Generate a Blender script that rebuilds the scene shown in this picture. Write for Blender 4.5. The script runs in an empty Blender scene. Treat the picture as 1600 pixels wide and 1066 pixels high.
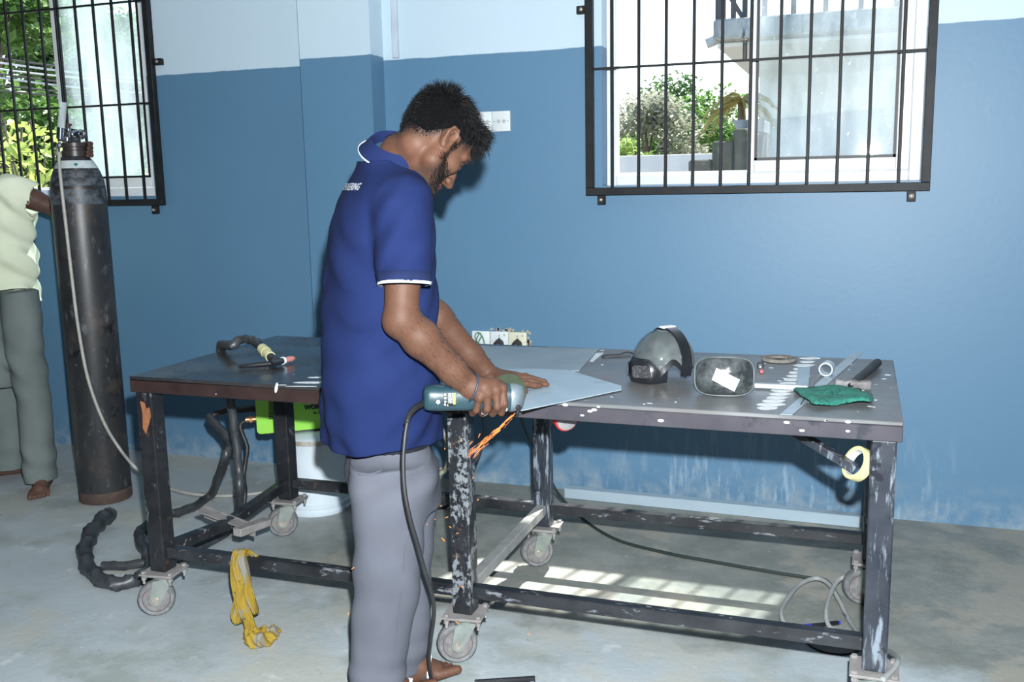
import bpy, bmesh, math, random
import numpy as np
from mathutils import Vector, Matrix, Euler
from mathutils.bvhtree import BVHTree

C = bpy.context.scene.collection
S = bpy.context.scene
PI = math.pi

# ------------------------------------------------------------------ camera
FOC = 1523.06
CAM = Vector((0, 0, 1.469))
CR = Vector((0.9423872, 0.3339402, -0.0197563))
CU = Vector((-0.0359654, 0.15985683, 0.98648481))
CF = Vector((-0.33258512, 0.92894011, -0.16265732))
cd = bpy.data.cameras.new('camera'); cam = bpy.data.objects.new('camera', cd); C.objects.link(cam)
cd.sensor_width = 36; cd.lens = FOC * 36 / 1600; cd.clip_start = .05; cd.clip_end = 300
cam.matrix_world = Matrix(((CR.x, CU.x, -CF.x, CAM.x), (CR.y, CU.y, -CF.y, CAM.y), (CR.z, CU.z, -CF.z, CAM.z), (0, 0, 0, 1)))
S.camera = cam

# ------------------------------------------------------------------ light
S.view_settings.view_transform = 'Standard'; S.view_settings.look = 'None'
S.view_settings.exposure = 0; S.view_settings.gamma = 1; S.view_settings.use_curve_mapping = False
SUN_DIR = Vector((-.19, -.617, -1)).normalized()          # the way the sunlight travels
W = bpy.data.worlds.new('world'); S.world = W; W.use_nodes = True
nt = W.node_tree; bg = nt.nodes['Background']
sky = nt.nodes.new('ShaderNodeTexSky'); sky.sky_type = 'NISHITA'; sky.sun_disc = False
sky.sun_elevation = math.radians(57.1); sky.sun_rotation = math.atan2(.19, .617); sky.dust_density = 1.2; sky.air_density = 1.0; sky.ozone_density = .6
nt.links.new(sky.outputs[0], bg.inputs[0]); bg.inputs[1].default_value = .42
sd = bpy.data.lights.new('sun', 'SUN'); sd.energy = 15; sd.angle = .018; sd.color = (1, .96, .88)
so = bpy.data.objects.new('sun', sd); C.objects.link(so); so.rotation_euler = SUN_DIR.to_track_quat('-Z', 'Y').to_euler()
fd = bpy.data.lights.new('camera_flash', 'SPOT'); fd.energy = 1050; fd.spot_size = math.radians(104); fd.spot_blend = .6; fd.shadow_soft_size = .022; fd.color = (.93, .98, 1)
fo = bpy.data.objects.new('camera_flash', fd); C.objects.link(fo); fo.location = (.05, .03, 1.655); fo.rotation_euler = (CF + CU * .06).to_track_quat('-Z', 'Y').to_euler()
for x, w in ((-.43, 1.34), (-4.2, 1.3)):                    # portals: guide the skylight sampling at the two windows
    pd = bpy.data.lights.new('window_portal', 'AREA'); pd.shape = 'RECTANGLE'; pd.size = w; pd.size_y = 1.35; pd.cycles.is_portal = True
    po = bpy.data.objects.new('window_portal', pd); C.objects.link(po); po.location = (x, 4.56, 2.1); po.rotation_euler = (-PI / 2, 0, 0)

def ray(u, v): return (CF * FOC + CR * (u - 800) - CU * (v - 533)).normalized()
def at_z(u, v, z): d = ray(u, v); return CAM + d * ((z - CAM.z) / d.z)
def at_y(u, v, y): d = ray(u, v); return CAM + d * (y / d.y)

# ------------------------------------------------------------------ mesh helpers
class MB:
    def __init__(s): s.bm = bmesh.new()
    def _place(s, vs, M):
        for v in vs: v.co = M @ v.co
    def box(s, c, size, rot=(0, 0, 0), bev=0, seg=1):
        M = Matrix.Translation(c) @ (rot if isinstance(rot, Matrix) else Euler(rot).to_matrix().to_4x4())
        r = bmesh.ops.create_cube(s.bm, size=1, matrix=M @ Matrix.Diagonal((*size, 1)))
        if bev:
            es = list({e for v in r['verts'] for e in v.link_edges})
            bmesh.ops.bevel(s.bm, geom=es, offset=bev, segments=seg, affect='EDGES', profile=.5, clamp_overlap=True)
        return s
    def bar(s, a, b, w, h, bev=0, up=(0, 0, 1)):               # a rectangular bar from a to b
        a, b = Vector(a), Vector(b); d = b - a; L = d.length; x = d.normalized()
        y = Vector(up).cross(x)
        if y.length < 1e-4: y = Vector((0, 1, 0)).cross(x)
        y.normalize(); z = x.cross(y)
        M = Matrix((x, y, z)).transposed().to_4x4()
        return s.box((a + b) / 2, (L, w, h), M, bev)
    def cyl(s, a, b, r, r2=None, seg=20, cap=True):
        a, b = Vector(a), Vector(b); d = b - a
        M = Matrix.Translation((a + b) / 2) @ d.to_track_quat('Z', 'Y').to_matrix().to_4x4()
        bmesh.ops.create_cone(s.bm, cap_ends=cap, segments=seg, radius1=r, radius2=r if r2 is None else r2, depth=d.length, matrix=M)
        return s
    def ball(s, c, r, M=None, seg=16):
        r = (r, r, r) if isinstance(r, (int, float)) else r
        m = Matrix.Translation(c) @ (M.to_4x4() if M else Matrix()) @ Matrix.Diagonal((*r, 1))
        bmesh.ops.create_uvsphere(s.bm, u_segments=seg, v_segments=seg // 2 + 2, radius=1, matrix=m); return s
    def tube(s, pts, r, seg=10, sub=6, wob=0, closed=False, spiral=None):
        P = spline(pts, sub, closed) if sub > 1 else [Vector(p) for p in pts]
        n = len(P); rings = []; up = Vector((.13, .21, .97))
        for i, p in enumerate(P):
            t = (P[(i + 1) % n] - P[i - 1]) if closed else (P[min(i + 1, n - 1)] - P[max(i - 1, 0)])
            t.normalize(); a = t.cross(up)
            if a.length < .05: a = t.cross(Vector((1, 0, 0)))
            a.normalize(); b = a.cross(t); up = b
            f = i / max(n - 1, 1)
            rr = r(f) if callable(r) else r
            ring = []
            for k in range(seg):
                an = 2 * PI * k / seg; q = rr
                if wob: q *= 1 + wob * math.sin(i * 1.9 + 3 * math.sin(i * .37)) + wob * .5 * math.sin(an * 2 + i * .8)
                if spiral: q *= 1 + spiral[0] * max(0, math.sin(an + i * spiral[1])) ** 2
                ring.append(s.bm.verts.new(p + (a * math.cos(an) + b * math.sin(an)) * q))
            rings.append(ring)
        for i in range(n if closed else n - 1):
            A, B = rings[i], rings[(i + 1) % n]
            for k in range(seg): s.bm.faces.new((A[k], B[k], B[(k + 1) % seg], A[(k + 1) % seg]))
        if not closed: s.bm.faces.new(rings[0]); s.bm.faces.new(rings[-1][::-1])
        return s
    def lathe(s, prof, base=(0, 0, 0), axis=(0, 0, 1), seg=32, caps=True):
        q = Vector(axis).to_track_quat('Z', 'Y').to_matrix(); base = Vector(base); rings = []
        for r, z in prof:
            rings.append([s.bm.verts.new(base + q @ Vector((r * math.cos(2 * PI * k / seg), r * math.sin(2 * PI * k / seg), z))) for k in range(seg)])
        for A, B in zip(rings, rings[1:]):
            for k in range(seg): s.bm.faces.new((A[k], A[(k + 1) % seg], B[(k + 1) % seg], B[k]))
        if caps: s.bm.faces.new(rings[0][::-1]); s.bm.faces.new(rings[-1])
        return s
    def loft(s, rings, closed_ends=True):
        R = [[s.bm.verts.new(p) for p in ring] for ring in rings]
        n = len(R[0])
        for A, B in zip(R, R[1:]):
            for k in range(n): s.bm.faces.new((A[k], A[(k + 1) % n], B[(k + 1) % n], B[k]))
        if closed_ends: s.bm.faces.new(R[0][::-1]); s.bm.faces.new(R[-1])
        return s
    def prism(s, poly, th, n=(0, 0, 1)):                         # 3-D outline pushed th along n
        n = Vector(n); A = [s.bm.verts.new(Vector(p)) for p in poly]; B = [s.bm.verts.new(Vector(p) + n * th) for p in poly]
        k = len(A); s.bm.faces.new(A[::-1]); s.bm.faces.new(B)
        for i in range(k): s.bm.faces.new((A[i], A[(i + 1) % k], B[(i + 1) % k], B[i]))
        return s
    def build(s, name, m, parent=None, smooth=40, origin=None):
        bmesh.ops.recalc_face_normals(s.bm, faces=s.bm.faces)
        me = bpy.data.meshes.new(name); s.bm.to_mesh(me); s.bm.free()
        return link(name, me, m, parent, smooth, origin)

def link(name, me, m, parent=None, smooth=40, origin=None):
    me.materials.append(m)
    if smooth:
        me.shade_smooth() if smooth >= 180 else (me.shade_smooth(), me.set_sharp_from_angle(angle=math.radians(smooth)))
    o = bpy.data.objects.new(name, me); C.objects.link(o)
    if parent is not None:
        o.parent = parent; me.transform(Matrix.Translation(-wloc(parent)))
    elif origin is not None:
        me.transform(Matrix.Translation(-Vector(origin))); o.location = origin
    return o
def wloc(o):                                                    # things and parts only carry translations while being built
    p = Vector((0, 0, 0))
    while o: p += o.location; o = o.parent
    return p
def spline(pts, sub, closed=False):
    P = [Vector(p) for p in pts]; n = len(P); out = []
    for i in range(n if closed else n - 1):
        g = (lambda j: P[j % n]) if closed else (lambda j: P[max(0, min(n - 1, j))])
        p0, p1, p2, p3 = g(i - 1), g(i), g(i + 1), g(i + 2)
        for k in range(sub):
            t = k / sub
            out.append(.5 * ((2 * p1) + (p2 - p0) * t + (2 * p0 - 5 * p1 + 4 * p2 - p3) * t * t + (3 * p1 - p0 - 3 * p2 + p3) * t ** 3))
    if not closed: out.append(P[-1])
    return out
def thing(name, label, cat, loc=(0, 0, 0), group=None):
    o = bpy.data.objects.new(name, None); C.objects.link(o); o.location = loc; o.empty_display_size = .05
    return tag(o, label, cat, group)
def tag(o, label, cat, group=None, kind=None):
    o['label'] = label; o['category'] = cat
    if group: o['group'] = group
    if kind: o['kind'] = kind
    return o
def structure(o): o['kind'] = 'structure'; return o
def copy_tree(o, parent=None):
    c = o.copy(); C.objects.link(c); c.parent = parent
    for ch in list(o.children): copy_tree(ch, c)
    return c

# ------------------------------------------------------------------ materials
def nodes(name):
    m = bpy.data.materials.new(name); m.use_nodes = True; t = m.node_tree
    return m, t, t.nodes['Principled BSDF'], t.nodes.new, t.links.new
def noise(t, scale, detail=4, rough=.55, coord=None, stretch=None, off=0):
    n = t.nodes.new('ShaderNodeTexNoise'); n.inputs['Scale'].default_value = scale; n.inputs['Detail'].default_value = detail; n.inputs['Roughness'].default_value = rough
    tc = t.nodes.new('ShaderNodeTexCoord'); mp = t.nodes.new('ShaderNodeMapping')
    t.links.new(tc.outputs['Object'], mp.inputs[0]); mp.inputs['Scale'].default_value = stretch or (1, 1, 1); mp.inputs['Location'].default_value = (off, off * .7, off * 1.3)
    t.links.new(mp.outputs[0], n.inputs['Vector']); return n.outputs['Fac']
def ramp(t, fac, lo, hi):
    r = t.nodes.new('ShaderNodeMapRange'); r.inputs[1].default_value = lo; r.inputs[2].default_value = hi; t.links.new(fac, r.inputs[0]); return r.outputs[0]
def mul(t, a, b, op='MULTIPLY'):
    m = t.nodes.new('ShaderNodeMath'); m.operation = op
    for i, x in enumerate((a, b)):
        if isinstance(x, (int, float)): m.inputs[i].default_value = x
        else: t.links.new(x, m.inputs[i])
    return m.outputs[0]
def mix(t, fac, a, b):
    m = t.nodes.new('ShaderNodeMix'); m.data_type = 'RGBA'
    if isinstance(fac, (int, float)): m.inputs[0].default_value = fac
    else: t.links.new(fac, m.inputs[0])
    for i, x in ((6, a), (7, b)):
        if isinstance(x, tuple): m.inputs[i].default_value = (*x[:3], 1)
        else: t.links.new(x, m.inputs[i])
    return m.outputs[2]
def bump(t, bs, h, strength, dist=.01):
    b = t.nodes.new('ShaderNodeBump'); b.inputs['Strength'].default_value = strength; b.inputs['Distance'].default_value = dist
    t.links.new(h, b.inputs['Height']); t.links.new(b.outputs[0], bs.inputs['Normal'])
def pm(name, c1, c2=None, scale=8, lo=.35, hi=.65, rough=.6, metal=0, layers=(), bp=0, bscale=60, stretch=None, spec=.5, coat=0):
    """plain procedural paint / metal: two noise-mixed colours plus layers of (colour, scale, lo, hi, stretch)"""
    m, t, bs, N, L = nodes(name)
    col = mix(t, ramp(t, noise(t, scale, stretch=stretch), lo, hi), c1, c2 or tuple(x * .85 for x in c1))
    for i, l in enumerate(layers):
        col = mix(t, ramp(t, noise(t, l[1], 6, .65, stretch=l[4] if len(l) > 4 else None, off=3.1 * (i + 1)), l[2], l[3]), col, l[0])
    L(col, bs.inputs['Base Color']); bs.inputs['Roughness'].default_value = rough; bs.inputs['Metallic'].default_value = metal
    bs.inputs['Specular IOR Level'].default_value = spec; bs.inputs['Coat Weight'].default_value = coat
    if bp: bump(t, bs, noise(t, bscale, 3), bp)
    return m

BLUE, WHITE = (.092, .200, .318), (.50, .62, .71)
def wall_paint(name, line):
    m, t, bs, N, L = nodes(name)
    tc = N('ShaderNodeTexCoord'); sp = N('ShaderNodeSeparateXYZ'); L(tc.outputs['Object'], sp.inputs[0])
    wig = mul(t, noise(t, 9, 3), .012)
    f = ramp(t, mul(t, sp.outputs[2], wig, 'ADD'), line + .004, line + .008)
    var = ramp(t, noise(t, 1.3, 5), .3, .7)
    blue = mix(t, var, BLUE, (.086, .188, .300)); white = mix(t, var, WHITE, (.475, .595, .69))
    # pale water marks and splashes near the floor
    low = ramp(t, sp.outputs[2], .42, .05)
    st = ramp(t, noise(t, 9, 6, .7, stretch=(3.2, 1, .45)), .52, .66)
    xm = mul(t, ramp(t, sp.outputs[0], -1.4, -.7), ramp(t, sp.outputs[0], .55, .15))
    blue = mix(t, mul(t, mul(t, st, low), mul(t, xm, .55)), blue, (.42, .52, .60))
    dust = mul(t, ramp(t, sp.outputs[2], .2, 0), ramp(t, noise(t, 14, 6), .42, .7))
    blue = mix(t, mul(t, dust, .6), blue, (.36, .40, .40))
    sc = mul(t, ramp(t, noise(t, 3.1, 8, .75, stretch=(1.5, 1, .6), off=8), .66, .74), .25)
    blue = mix(t, sc, blue, (.3, .42, .54))
    L(mix(t, f, blue, white), bs.inputs['Base Color']); bs.inputs['Roughness'].default_value = .48
    bump(t, bs, noise(t, 35, 3), .12, .004); return m
M_WALL = wall_paint('two_tone_wall_paint', 2.044)
M_WALL2 = wall_paint('two_tone_pilaster_paint', 2.058)

def concrete():
    m, t, bs, N, L = nodes('cement_floor')
    a = ramp(t, noise(t, 1.1, 6, .6), .35, .65); c = mix(t, a, (.335, .38, .40), (.43, .475, .50))
    c = mix(t, ramp(t, noise(t, 2.3, 7, .65, off=4), .50, .62), c, (.29, .325, .315))
    c = mix(t, mul(t, ramp(t, noise(t, 1.7, 5, .6, off=9), .52, .6), .7), c, (.41, .41, .365))
    c = mix(t, mul(t, ramp(t, noise(t, 7, 8, .7, off=2), .60, .72), .8), c, (.58, .61, .60))
    c = mix(t, mul(t, ramp(t, noise(t, 34, 5, .6, off=5), .66, .74), .7), c, (.65, .68, .68))
    c = mix(t, mul(t, ramp(t, noise(t, 26, 4, .6, off=12), .68, .76), .55), c, (.16, .165, .155))
    tc = N('ShaderNodeTexCoord'); sp = N('ShaderNodeSeparateXYZ'); L(tc.outputs['Object'], sp.inputs[0])
    e = mul(t, noise(t, 2.2, 6, .6, off=20), .9); f = ramp(t, mul(t, sp.outputs[1], e, 'ADD'), 3.32, 3.46)
    f = mul(t, f, ramp(t, mul(t, sp.outputs[0], e, 'ADD'), -1.9, -1.55))            # darker cement towards the wall on the right
    dk = mix(t, ramp(t, noise(t, 6, 8, .7, off=31), .42, .62), (.175, .185, .165), (.255, .26, .235))
    dk = mix(t, mul(t, ramp(t, noise(t, 2.4, 6, .6, off=15), .54, .6), .8), dk, (.33, .30, .245))
    dk = mix(t, mul(t, ramp(t, noise(t, 30, 5, .6, off=5), .67, .74), .7), dk, (.55, .58, .58))
    c = mix(t, mul(t, f, .9), c, dk)
    L(c, bs.inputs['Base Color']); rg = N('ShaderNodeMapRange'); L(noise(t, 3, 5), rg.inputs[0]); rg.inputs[1].default_value = .3; rg.inputs[2].default_value = .7; rg.inputs[3].default_value = .42; rg.inputs[4].default_value = .7; L(rg.outputs[0], bs.inputs['Roughness'])
    bs.inputs['Specular IOR Level'].default_value = .35
    bump(t, bs, noise(t, 22, 8, .65), .25, .01); return m
M_FLOOR = concrete()
M_CEIL = pm('white_ceiling_paint', (.7, .72, .72), rough=.8)
M_PLAIN = pm('pale_side_wall_paint', (.30, .40, .48), rough=.6)
M_ALU = pm('white_window_aluminium', (.72, .75, .77), (.62, .65, .67), 5, rough=.35, layers=((.4, (14), .68, .8),) if 0 else ())
M_GASKET = pm('black_rubber_gasket', (.012, .012, .013), rough=.5)
M_BLACKPAINT = pm('black_gloss_paint', (.010, .011, .013), (.017, .018, .02), 14, rough=.5, spec=.2, layers=(((.05, .03, .02), 38, .68, .76),))
M_BOLT = pm('zinc_bolt', (.5, .48, .43), (.35, .3, .25), 60, rough=.4, metal=.7)
M_CHIP = pm('chipped_black_paint', (.010, .011, .014), (.022, .024, .028), 9, rough=.36,
            layers=(((.17, .185, .20), 26, .50, .55, (1, 1, .4)), ((.012, .013, .017), 60, .50, .56), ((.24, .26, .28), 90, .66, .70, (1, 1, .3)), ((.11, .06, .04), 12, .64, .69), ((.07, .05, .042), 44, .66, .7)))
M_CHIPX = pm('chipped_black_rail_paint', (.009, .010, .013), (.026, .028, .033), 9, rough=.38,
             layers=(((.16, .17, .19), 34, .60, .66, (.35, 1, 1)), ((.36, .38, .39), 80, .68, .73, (.3, 1, 1)), ((.075, .045, .035), 20, .64, .7)))
M_BARE = pm('worn_steel_leg', (.016, .020, .030), (.040, .046, .058), 7, rough=.36, metal=.1,
            layers=(((.20, .235, .28), 34, .53, .62, (1.6, 1.6, .22)), ((.010, .012, .018), 18, .58, .63), ((.28, .31, .34), 110, .66, .70, (1, 1, .25)), ((.085, .045, .03), 20, .68, .74)))
M_DARKLEG = pm('black_leg_paint', (.009, .010, .012), (.020, .021, .025), 9, rough=.36,
              layers=(((.085, .09, .10), 30, .60, .66, (1, 1, .4)), ((.012, .012, .014), 50, .55, .6), ((.20, .20, .21), 100, .69, .72, (1, 1, .3)), ((.075, .042, .03), 14, .62, .70)))
M_GREYPAINT = pm('grey_scuffed_rail', (.20, .205, .20), (.30, .305, .295), 12, rough=.5, layers=(((.03, .03, .03), 20, .68, .75),))
M_DUSTY = pm('dusty_caster_plate', (.27, .255, .25), (.20, .185, .18), 22, rough=.7, layers=(((.12, .07, .05), 40, .66, .74),))
M_ZINC = pm('zinc_fork', (.25, .28, .26), (.20, .225, .21), 30, rough=.45, metal=.3)
M_TYRE = pm('dusty_rubber_tyre', (.11, .115, .12), (.20, .20, .205), 40, rough=.8, bp=.3)
M_HUB = pm('grey_caster_hub', (.20, .19, .19), (.13, .12, .12), 50, rough=.7)
def top_steel(name, a, b, c, rough):
    m, t, bs, N, L = nodes(name)
    col = mix(t, ramp(t, noise(t, 2.2, 6, .6), .35, .65), a, b)
    col = mix(t, mul(t, ramp(t, noise(t, 3.4, 5, .6, off=3), .52, .68), .8), col, c)
    col = mix(t, mul(t, ramp(t, noise(t, 40, 6, .7, stretch=(.25, 1, 1), off=6), .60, .75), .45), col, (.34, .36, .38))
    col = mix(t, ramp(t, noise(t, 48, 2, .5, stretch=(.7, 1, 1), off=11), .735, .75), col, (.62, .65, .66))
    L(col, bs.inputs['Base Color']); bs.inputs['Metallic'].default_value = .15 if rough > .3 else .35
    rg = t.nodes.new('ShaderNodeMapRange'); L(noise(t, 6, 5, off=2), rg.inputs[0]); rg.inputs[1].default_value = .3; rg.inputs[2].default_value = .7; rg.inputs[3].default_value = rough - .1; rg.inputs[4].default_value = rough + .14; L(rg.outputs[0], bs.inputs['Roughness'])
    bs.inputs['Specular IOR Level'].default_value = .6 if rough > .3 else 1
    bump(t, bs, noise(t, 5, 3), .05, .01); return m
M_TOPR = top_steel('worn_grey_steel_top', (.125, .13, .135), (.185, .19, .195), (.165, .13, .11), .36)
M_TOPL = top_steel('dark_brown_steel_top', (.034, .036, .04), (.06, .055, .055), (.13, .125, .12), .2)
M_EDGEL = pm('brown_painted_edge', (.026, .015, .0145), (.037, .022, .020), 14, rough=.4, layers=(((.5, .5, .5), 46, .71, .74), ((.02, .012, .012), 9, .58, .66)))
M_EDGER = pm('worn_steel_edge', (.062, .058, .074), (.085, .078, .092), 7, rough=.33, metal=.3, layers=(((.04, .045, .055), 12, .58, .66), ((.5, .52, .54), 52, .74, .77), ((.12, .08, .065), 30, .68, .74)))
M_WHITEPAINT = pm('white_paint_marks', (.72, .76, .78), (.6, .64, .66), 60, rough=.7)
M_RUST = pm('orange_rust_patch', (.30, .11, .04), (.20, .08, .04), 60, rough=.9)

# ------------------------------------------------------------------ room shell
WY = 4.32
def shell(name, boxes, m):
    b = MB()
    for lo, hi in boxes: b.box([(l + h) / 2 for l, h in zip(lo, hi)], [h - l for l, h in zip(lo, hi)])
    return structure(b.build(name, m, smooth=0))
X0, X1, YB, ZC, TH = -6.6, 3.0, -4.2, 3.35, .22
O1 = (-1.10, .225, 1.435, 2.78); O2 = (-4.86, -3.55, 1.425, 2.78)
wb = []
xs = [X0 - TH, O2[0], O2[1], O1[0], O1[1], X1 + TH]
for i in (0, 2, 4): wb.append(((xs[i], WY, -.1), (xs[i + 1], WY + TH, ZC + .1)))
for o in (O1, O2): wb += [((o[0], WY, -.1), (o[1], WY + TH, o[2])), ((o[0], WY, o[3]), (o[1], WY + TH, ZC + .1))]
shell('wall_back', wb, M_WALL)
shell('wall_left', [((X0 - TH, YB, -.1), (X0, WY, ZC + .1))], M_WALL)
shell('wall_right', [((X1, YB, -.1), (X1 + TH, WY, ZC + .1))], M_WALL)
shell('wall_front', [((X0, YB - TH, -.1), (X1, YB, ZC))], M_PLAIN)
shell('floor', [((X0 - TH, YB - TH, -.1), (X1 + TH, WY, 0))], M_FLOOR)
shell('ceiling', [((X0, YB, ZC), (X1, WY, ZC + .1))], M_CEIL)
shell('wall_pilaster', [((-2.545, 4.19, 0), (-2.168, WY + .01, ZC))], M_WALL2)
b = MB().box((-2.098, WY - .008, 2.69), (.032, .016, 1.28), bev=.003)
structure(b.build('trim_1', pm('white_conduit', (.50, .58, .66), rough=.5)))

shell('added_sunshade', [((-1.7, WY + TH, 2.85), (X1 + TH, WY + TH + .255, 2.93))], M_CEIL)      # unseen slab added outside over the right window to block high sun
# ------------------------------------------------------------------ windows
def glass(name, dust, tint):
    m, t, bs, N, L = nodes(name); out = t.nodes['Material Output']
    tr = N('ShaderNodeBsdfTransparent'); tr.inputs[0].default_value = (*tint, 1)
    gl = N('ShaderNodeBsdfGlossy'); gl.inputs['Roughness'].default_value = .02
    df = N('ShaderNodeBsdfDiffuse'); df.inputs[0].default_value = (.75, .82, .88, 1)
    tl = N('ShaderNodeBsdfTranslucent'); tl.inputs[0].default_value = (.8, .88, .92, 1)
    ad = N('ShaderNodeMixShader'); ad.inputs[0].default_value = .5; L(df.outputs[0], ad.inputs[1]); L(tl.outputs[0], ad.inputs[2])
    d = mul(t, ramp(t, noise(t, 2.2, 6, .6, stretch=(1.5, 1, .5)), .3, .7), dust)
    d = mul(t, d, mul(t, ramp(t, noise(t, 55, 3, .5), .68, .76), .35), 'ADD')
    m1 = N('ShaderNodeMixShader'); L(d, m1.inputs[0]); L(tr.outputs[0], m1.inputs[1]); L(ad.outputs[0], m1.inputs[2])
    fr = N('ShaderNodeLayerWeight'); fr.inputs[0].default_value = .5         # Schlick, the same from both sides
    m2 = N('ShaderNodeMixShader'); L(mul(t, mul(t, mul(t, fr.outputs['Facing'], 5, 'POWER'), .9), .04, 'ADD'), m2.inputs[0]); L(m1.outputs[0], m2.inputs[1]); L(gl.outputs[0], m2.inputs[2])
    L(m2.outputs[0], out.inputs[0]); return m
M_GLASS1 = glass('dusty_glass', .34, (.92, .97, .98))
M_GLASS2 = glass('hazy_glass', .50, (.85, .95, .97))
def window(name, o, xm, m_glass, pane_right):
    """outer frame in the opening; one sliding pane parked over the side right of xm"""
    fr = MB(); y0, y1 = 4.40, 4.47; w = .045
    x0, x1, z0, z1 = o
    for c, s in (((x0 + w / 2, 0, (z0 + z1) / 2), (w, z1 - z0)), ((x1 - w / 2, 0, (z0 + z1) / 2), (w, z1 - z0)),
                 (((x0 + x1) / 2, 0, z0 + w / 2), (x1 - x0 - 2 * w, w)), (((x0 + x1) / 2, 0, z1 - w / 2), (x1 - x0 - 2 * w, w))):
        fr.box((c[0], (y0 + y1) / 2, c[2]), (s[0], y1 - y0, s[1]), bev=.004)
    f = structure(fr.build(name, M_ALU))
    f['label'] = 'white aluminium sliding window behind the ' + ('bars near the man at the bench' if name.endswith('1') else 'bars beside the black cylinder')
    b = MB(); a0, a1, b0, b1 = xm, x1 - w, z0 + w + .002, z1 - w; s = .052
    for lo, hi in (((a0, b0), (a0 + .03, b1)), ((a1 - s, b0), (a1, b1)), ((a0 + .03, b0), (a1 - s, b0 + s)), ((a0 + .03, b1 - s), (a1 - s, b1))):
        b.box(((lo[0] + hi[0]) / 2, 4.425, (lo[1] + hi[1]) / 2), (hi[0] - lo[0], .03, hi[1] - lo[1]), bev=.003)
    sash = b.build('sash', M_ALU, f)
    g = MB(); A0, A1, B0, B1 = a0 + .03, a1 - s, b0 + s, b1 - s; q = .011
    for lo, hi in (((A0, B0), (A0 + q, B1)), ((A1 - q, B0), (A1, B1)), ((A0, B0), (A1, B0 + q)), ((A0, B1 - q), (A1, B1))):
        g.box(((lo[0] + hi[0]) / 2, 4.418, (lo[1] + hi[1]) / 2), (hi[0] - lo[0], .02, hi[1] - lo[1]))
    g.build('gasket', M_GASKET, sash)
    MB().box(((A0 + A1) / 2, 4.425, (B0 + B1) / 2), (A1 - A0, .005, B1 - B0)).build('glass_pane', m_glass, sash, smooth=0)
    # outer track rails on the sill
    MB().box(((x0 + x1) / 2, 4.452, z0 + w + .006), (x1 - x0 - 2 * w, .006, .014)).build('sill_track', M_ALU, f)
    return f
w1 = window('window_1', O1, -.475, M_GLASS1, True)
p = at_y(1164, 78, 4.405)
MB().box(p, (.018, .012, .085), bev=.003).cyl(p + Vector((0, -.004, .03)), p + Vector((0, -.022, .03)), .009, seg=12).build('latch', M_GASKET, w1.children[0])
window('window_2', O2, -4.235, M_GLASS2, True)

def grille(label, x0, x1, z0, z1, zbars, tabs):
    r = thing('window_grille', label, 'window grille', ((x0 + x1) / 2, WY - .03, z0))
    y = WY - .03; w = .034
    for a, b_ in (((x0, y, z0 + w / 2), (x1, y, z0 + w / 2)), ((x0, y, z1 - w / 2), (x1, y, z1 - w / 2)),
                  ((x0 + w / 2, y, z0 + w), (x0 + w / 2, y, z1 - w)), ((x1 - w / 2, y, z0 + w), (x1 - w / 2, y, z1 - w))):
        MB().bar(a, b_, w, w, .002).build('frame_bar', M_BLACKPAINT, r)
    n = 11; dx = (x1 - x0) / (n + 1)
    proto = MB().bar((0, 0, z0 + w), (0, 0, z1 - w), .013, .013, .002).build('bar', M_BLACKPAINT)
    for i in range(n):
        o = proto if i == 0 else proto.copy()
        if i: C.objects.link(o)
        o.parent = r; o.location = Vector((x0 + dx * (i + 1), y, 0)) - r.location
    for z in zbars: MB().bar((x0 + w, y + .009, z), (x1 - w, y + .009, z), .010, .010).build('crossbar', M_BLACKPAINT, r)
    for x, z, horiz in tabs:
        t = MB().box((x, WY - .0135, z), (.034, .025, .045) if not horiz else (.045, .025, .034), bev=.002).build('bracket', M_BLACKPAINT, r)
        c = Vector((x, WY - .026, z)); MB().cyl(c, c + Vector((0, -.008, 0)), .009, seg=6).ball(c + Vector((0, -.008, 0)), (.008, .004, .008), seg=10).build('bolt', M_BOLT, t)
    return r
grille('black iron bar grille over the window behind the worker, concrete stairs beyond', -1.165, .257, 1.395, 2.86, (1.945, 2.46),
       ((-1.10, 1.375, 0), (.19, 1.375, 0), (-1.185, 2.20, 1), (.277, 2.20, 1)))
grille('black iron bar grille behind the tall gas cylinder with green trees beyond', -4.90, -3.474, 1.375, 2.86, (1.905, 2.42),
       ((-3.545, 1.352, 0), (-4.82, 1.352, 0), (-3.452, 2.11, 1), (-4.92, 2.11, 1)))

# ------------------------------------------------------------------ workbench
TX0, TX1, TY0, TY1, TZ = -2.279, .120, 2.572, 3.448, .85
XM = -1.09
bench = thing('workbench', 'long steel welding bench on caster wheels, half brown half bare grey top', 'workbench', ((TX0 + TX1) / 2, (TY0 + TY1) / 2, 0))
def bench_top(x0, x1, mt, me, left):
    t = MB().box(((x0 + x1) / 2, (TY0 + TY1) / 2, TZ - .006), (x1 - x0, TY1 - TY0, .012), bev=.0025).build('tabletop', mt, bench)
    t['label'] = 'dark brown painted half of the steel top' if left else 'bare grey scratched half of the steel top'
    e = MB(); h = .042; zc = TZ - .012 - h / 2; k = .05
    e.box(((x0 + x1) / 2, TY0 + k / 2, zc), (x1 - x0, k, h), bev=.002); e.box(((x0 + x1) / 2, TY1 - k / 2, zc), (x1 - x0, k, h), bev=.002)
    xe = x0 + k / 2 if left else x1 - k / 2
    e.box((xe, (TY0 + TY1) / 2, zc), (k, TY1 - TY0 - 2 * k, h), bev=.002)
    e.build('edge_angle', me, t); return t
topl = bench_top(TX0, XM, M_TOPL, M_EDGEL, True); topr = bench_top(XM + .002, TX1, M_TOPR, M_EDGER, False)
LW = .062; ZL = .163
legx = {'l': TX0 + .012, 'm': XM - .045, 'r': TX1 - .012 - LW}
legy = {'f': TY0 + .010, 'b': TY1 - .010 - LW}
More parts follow.
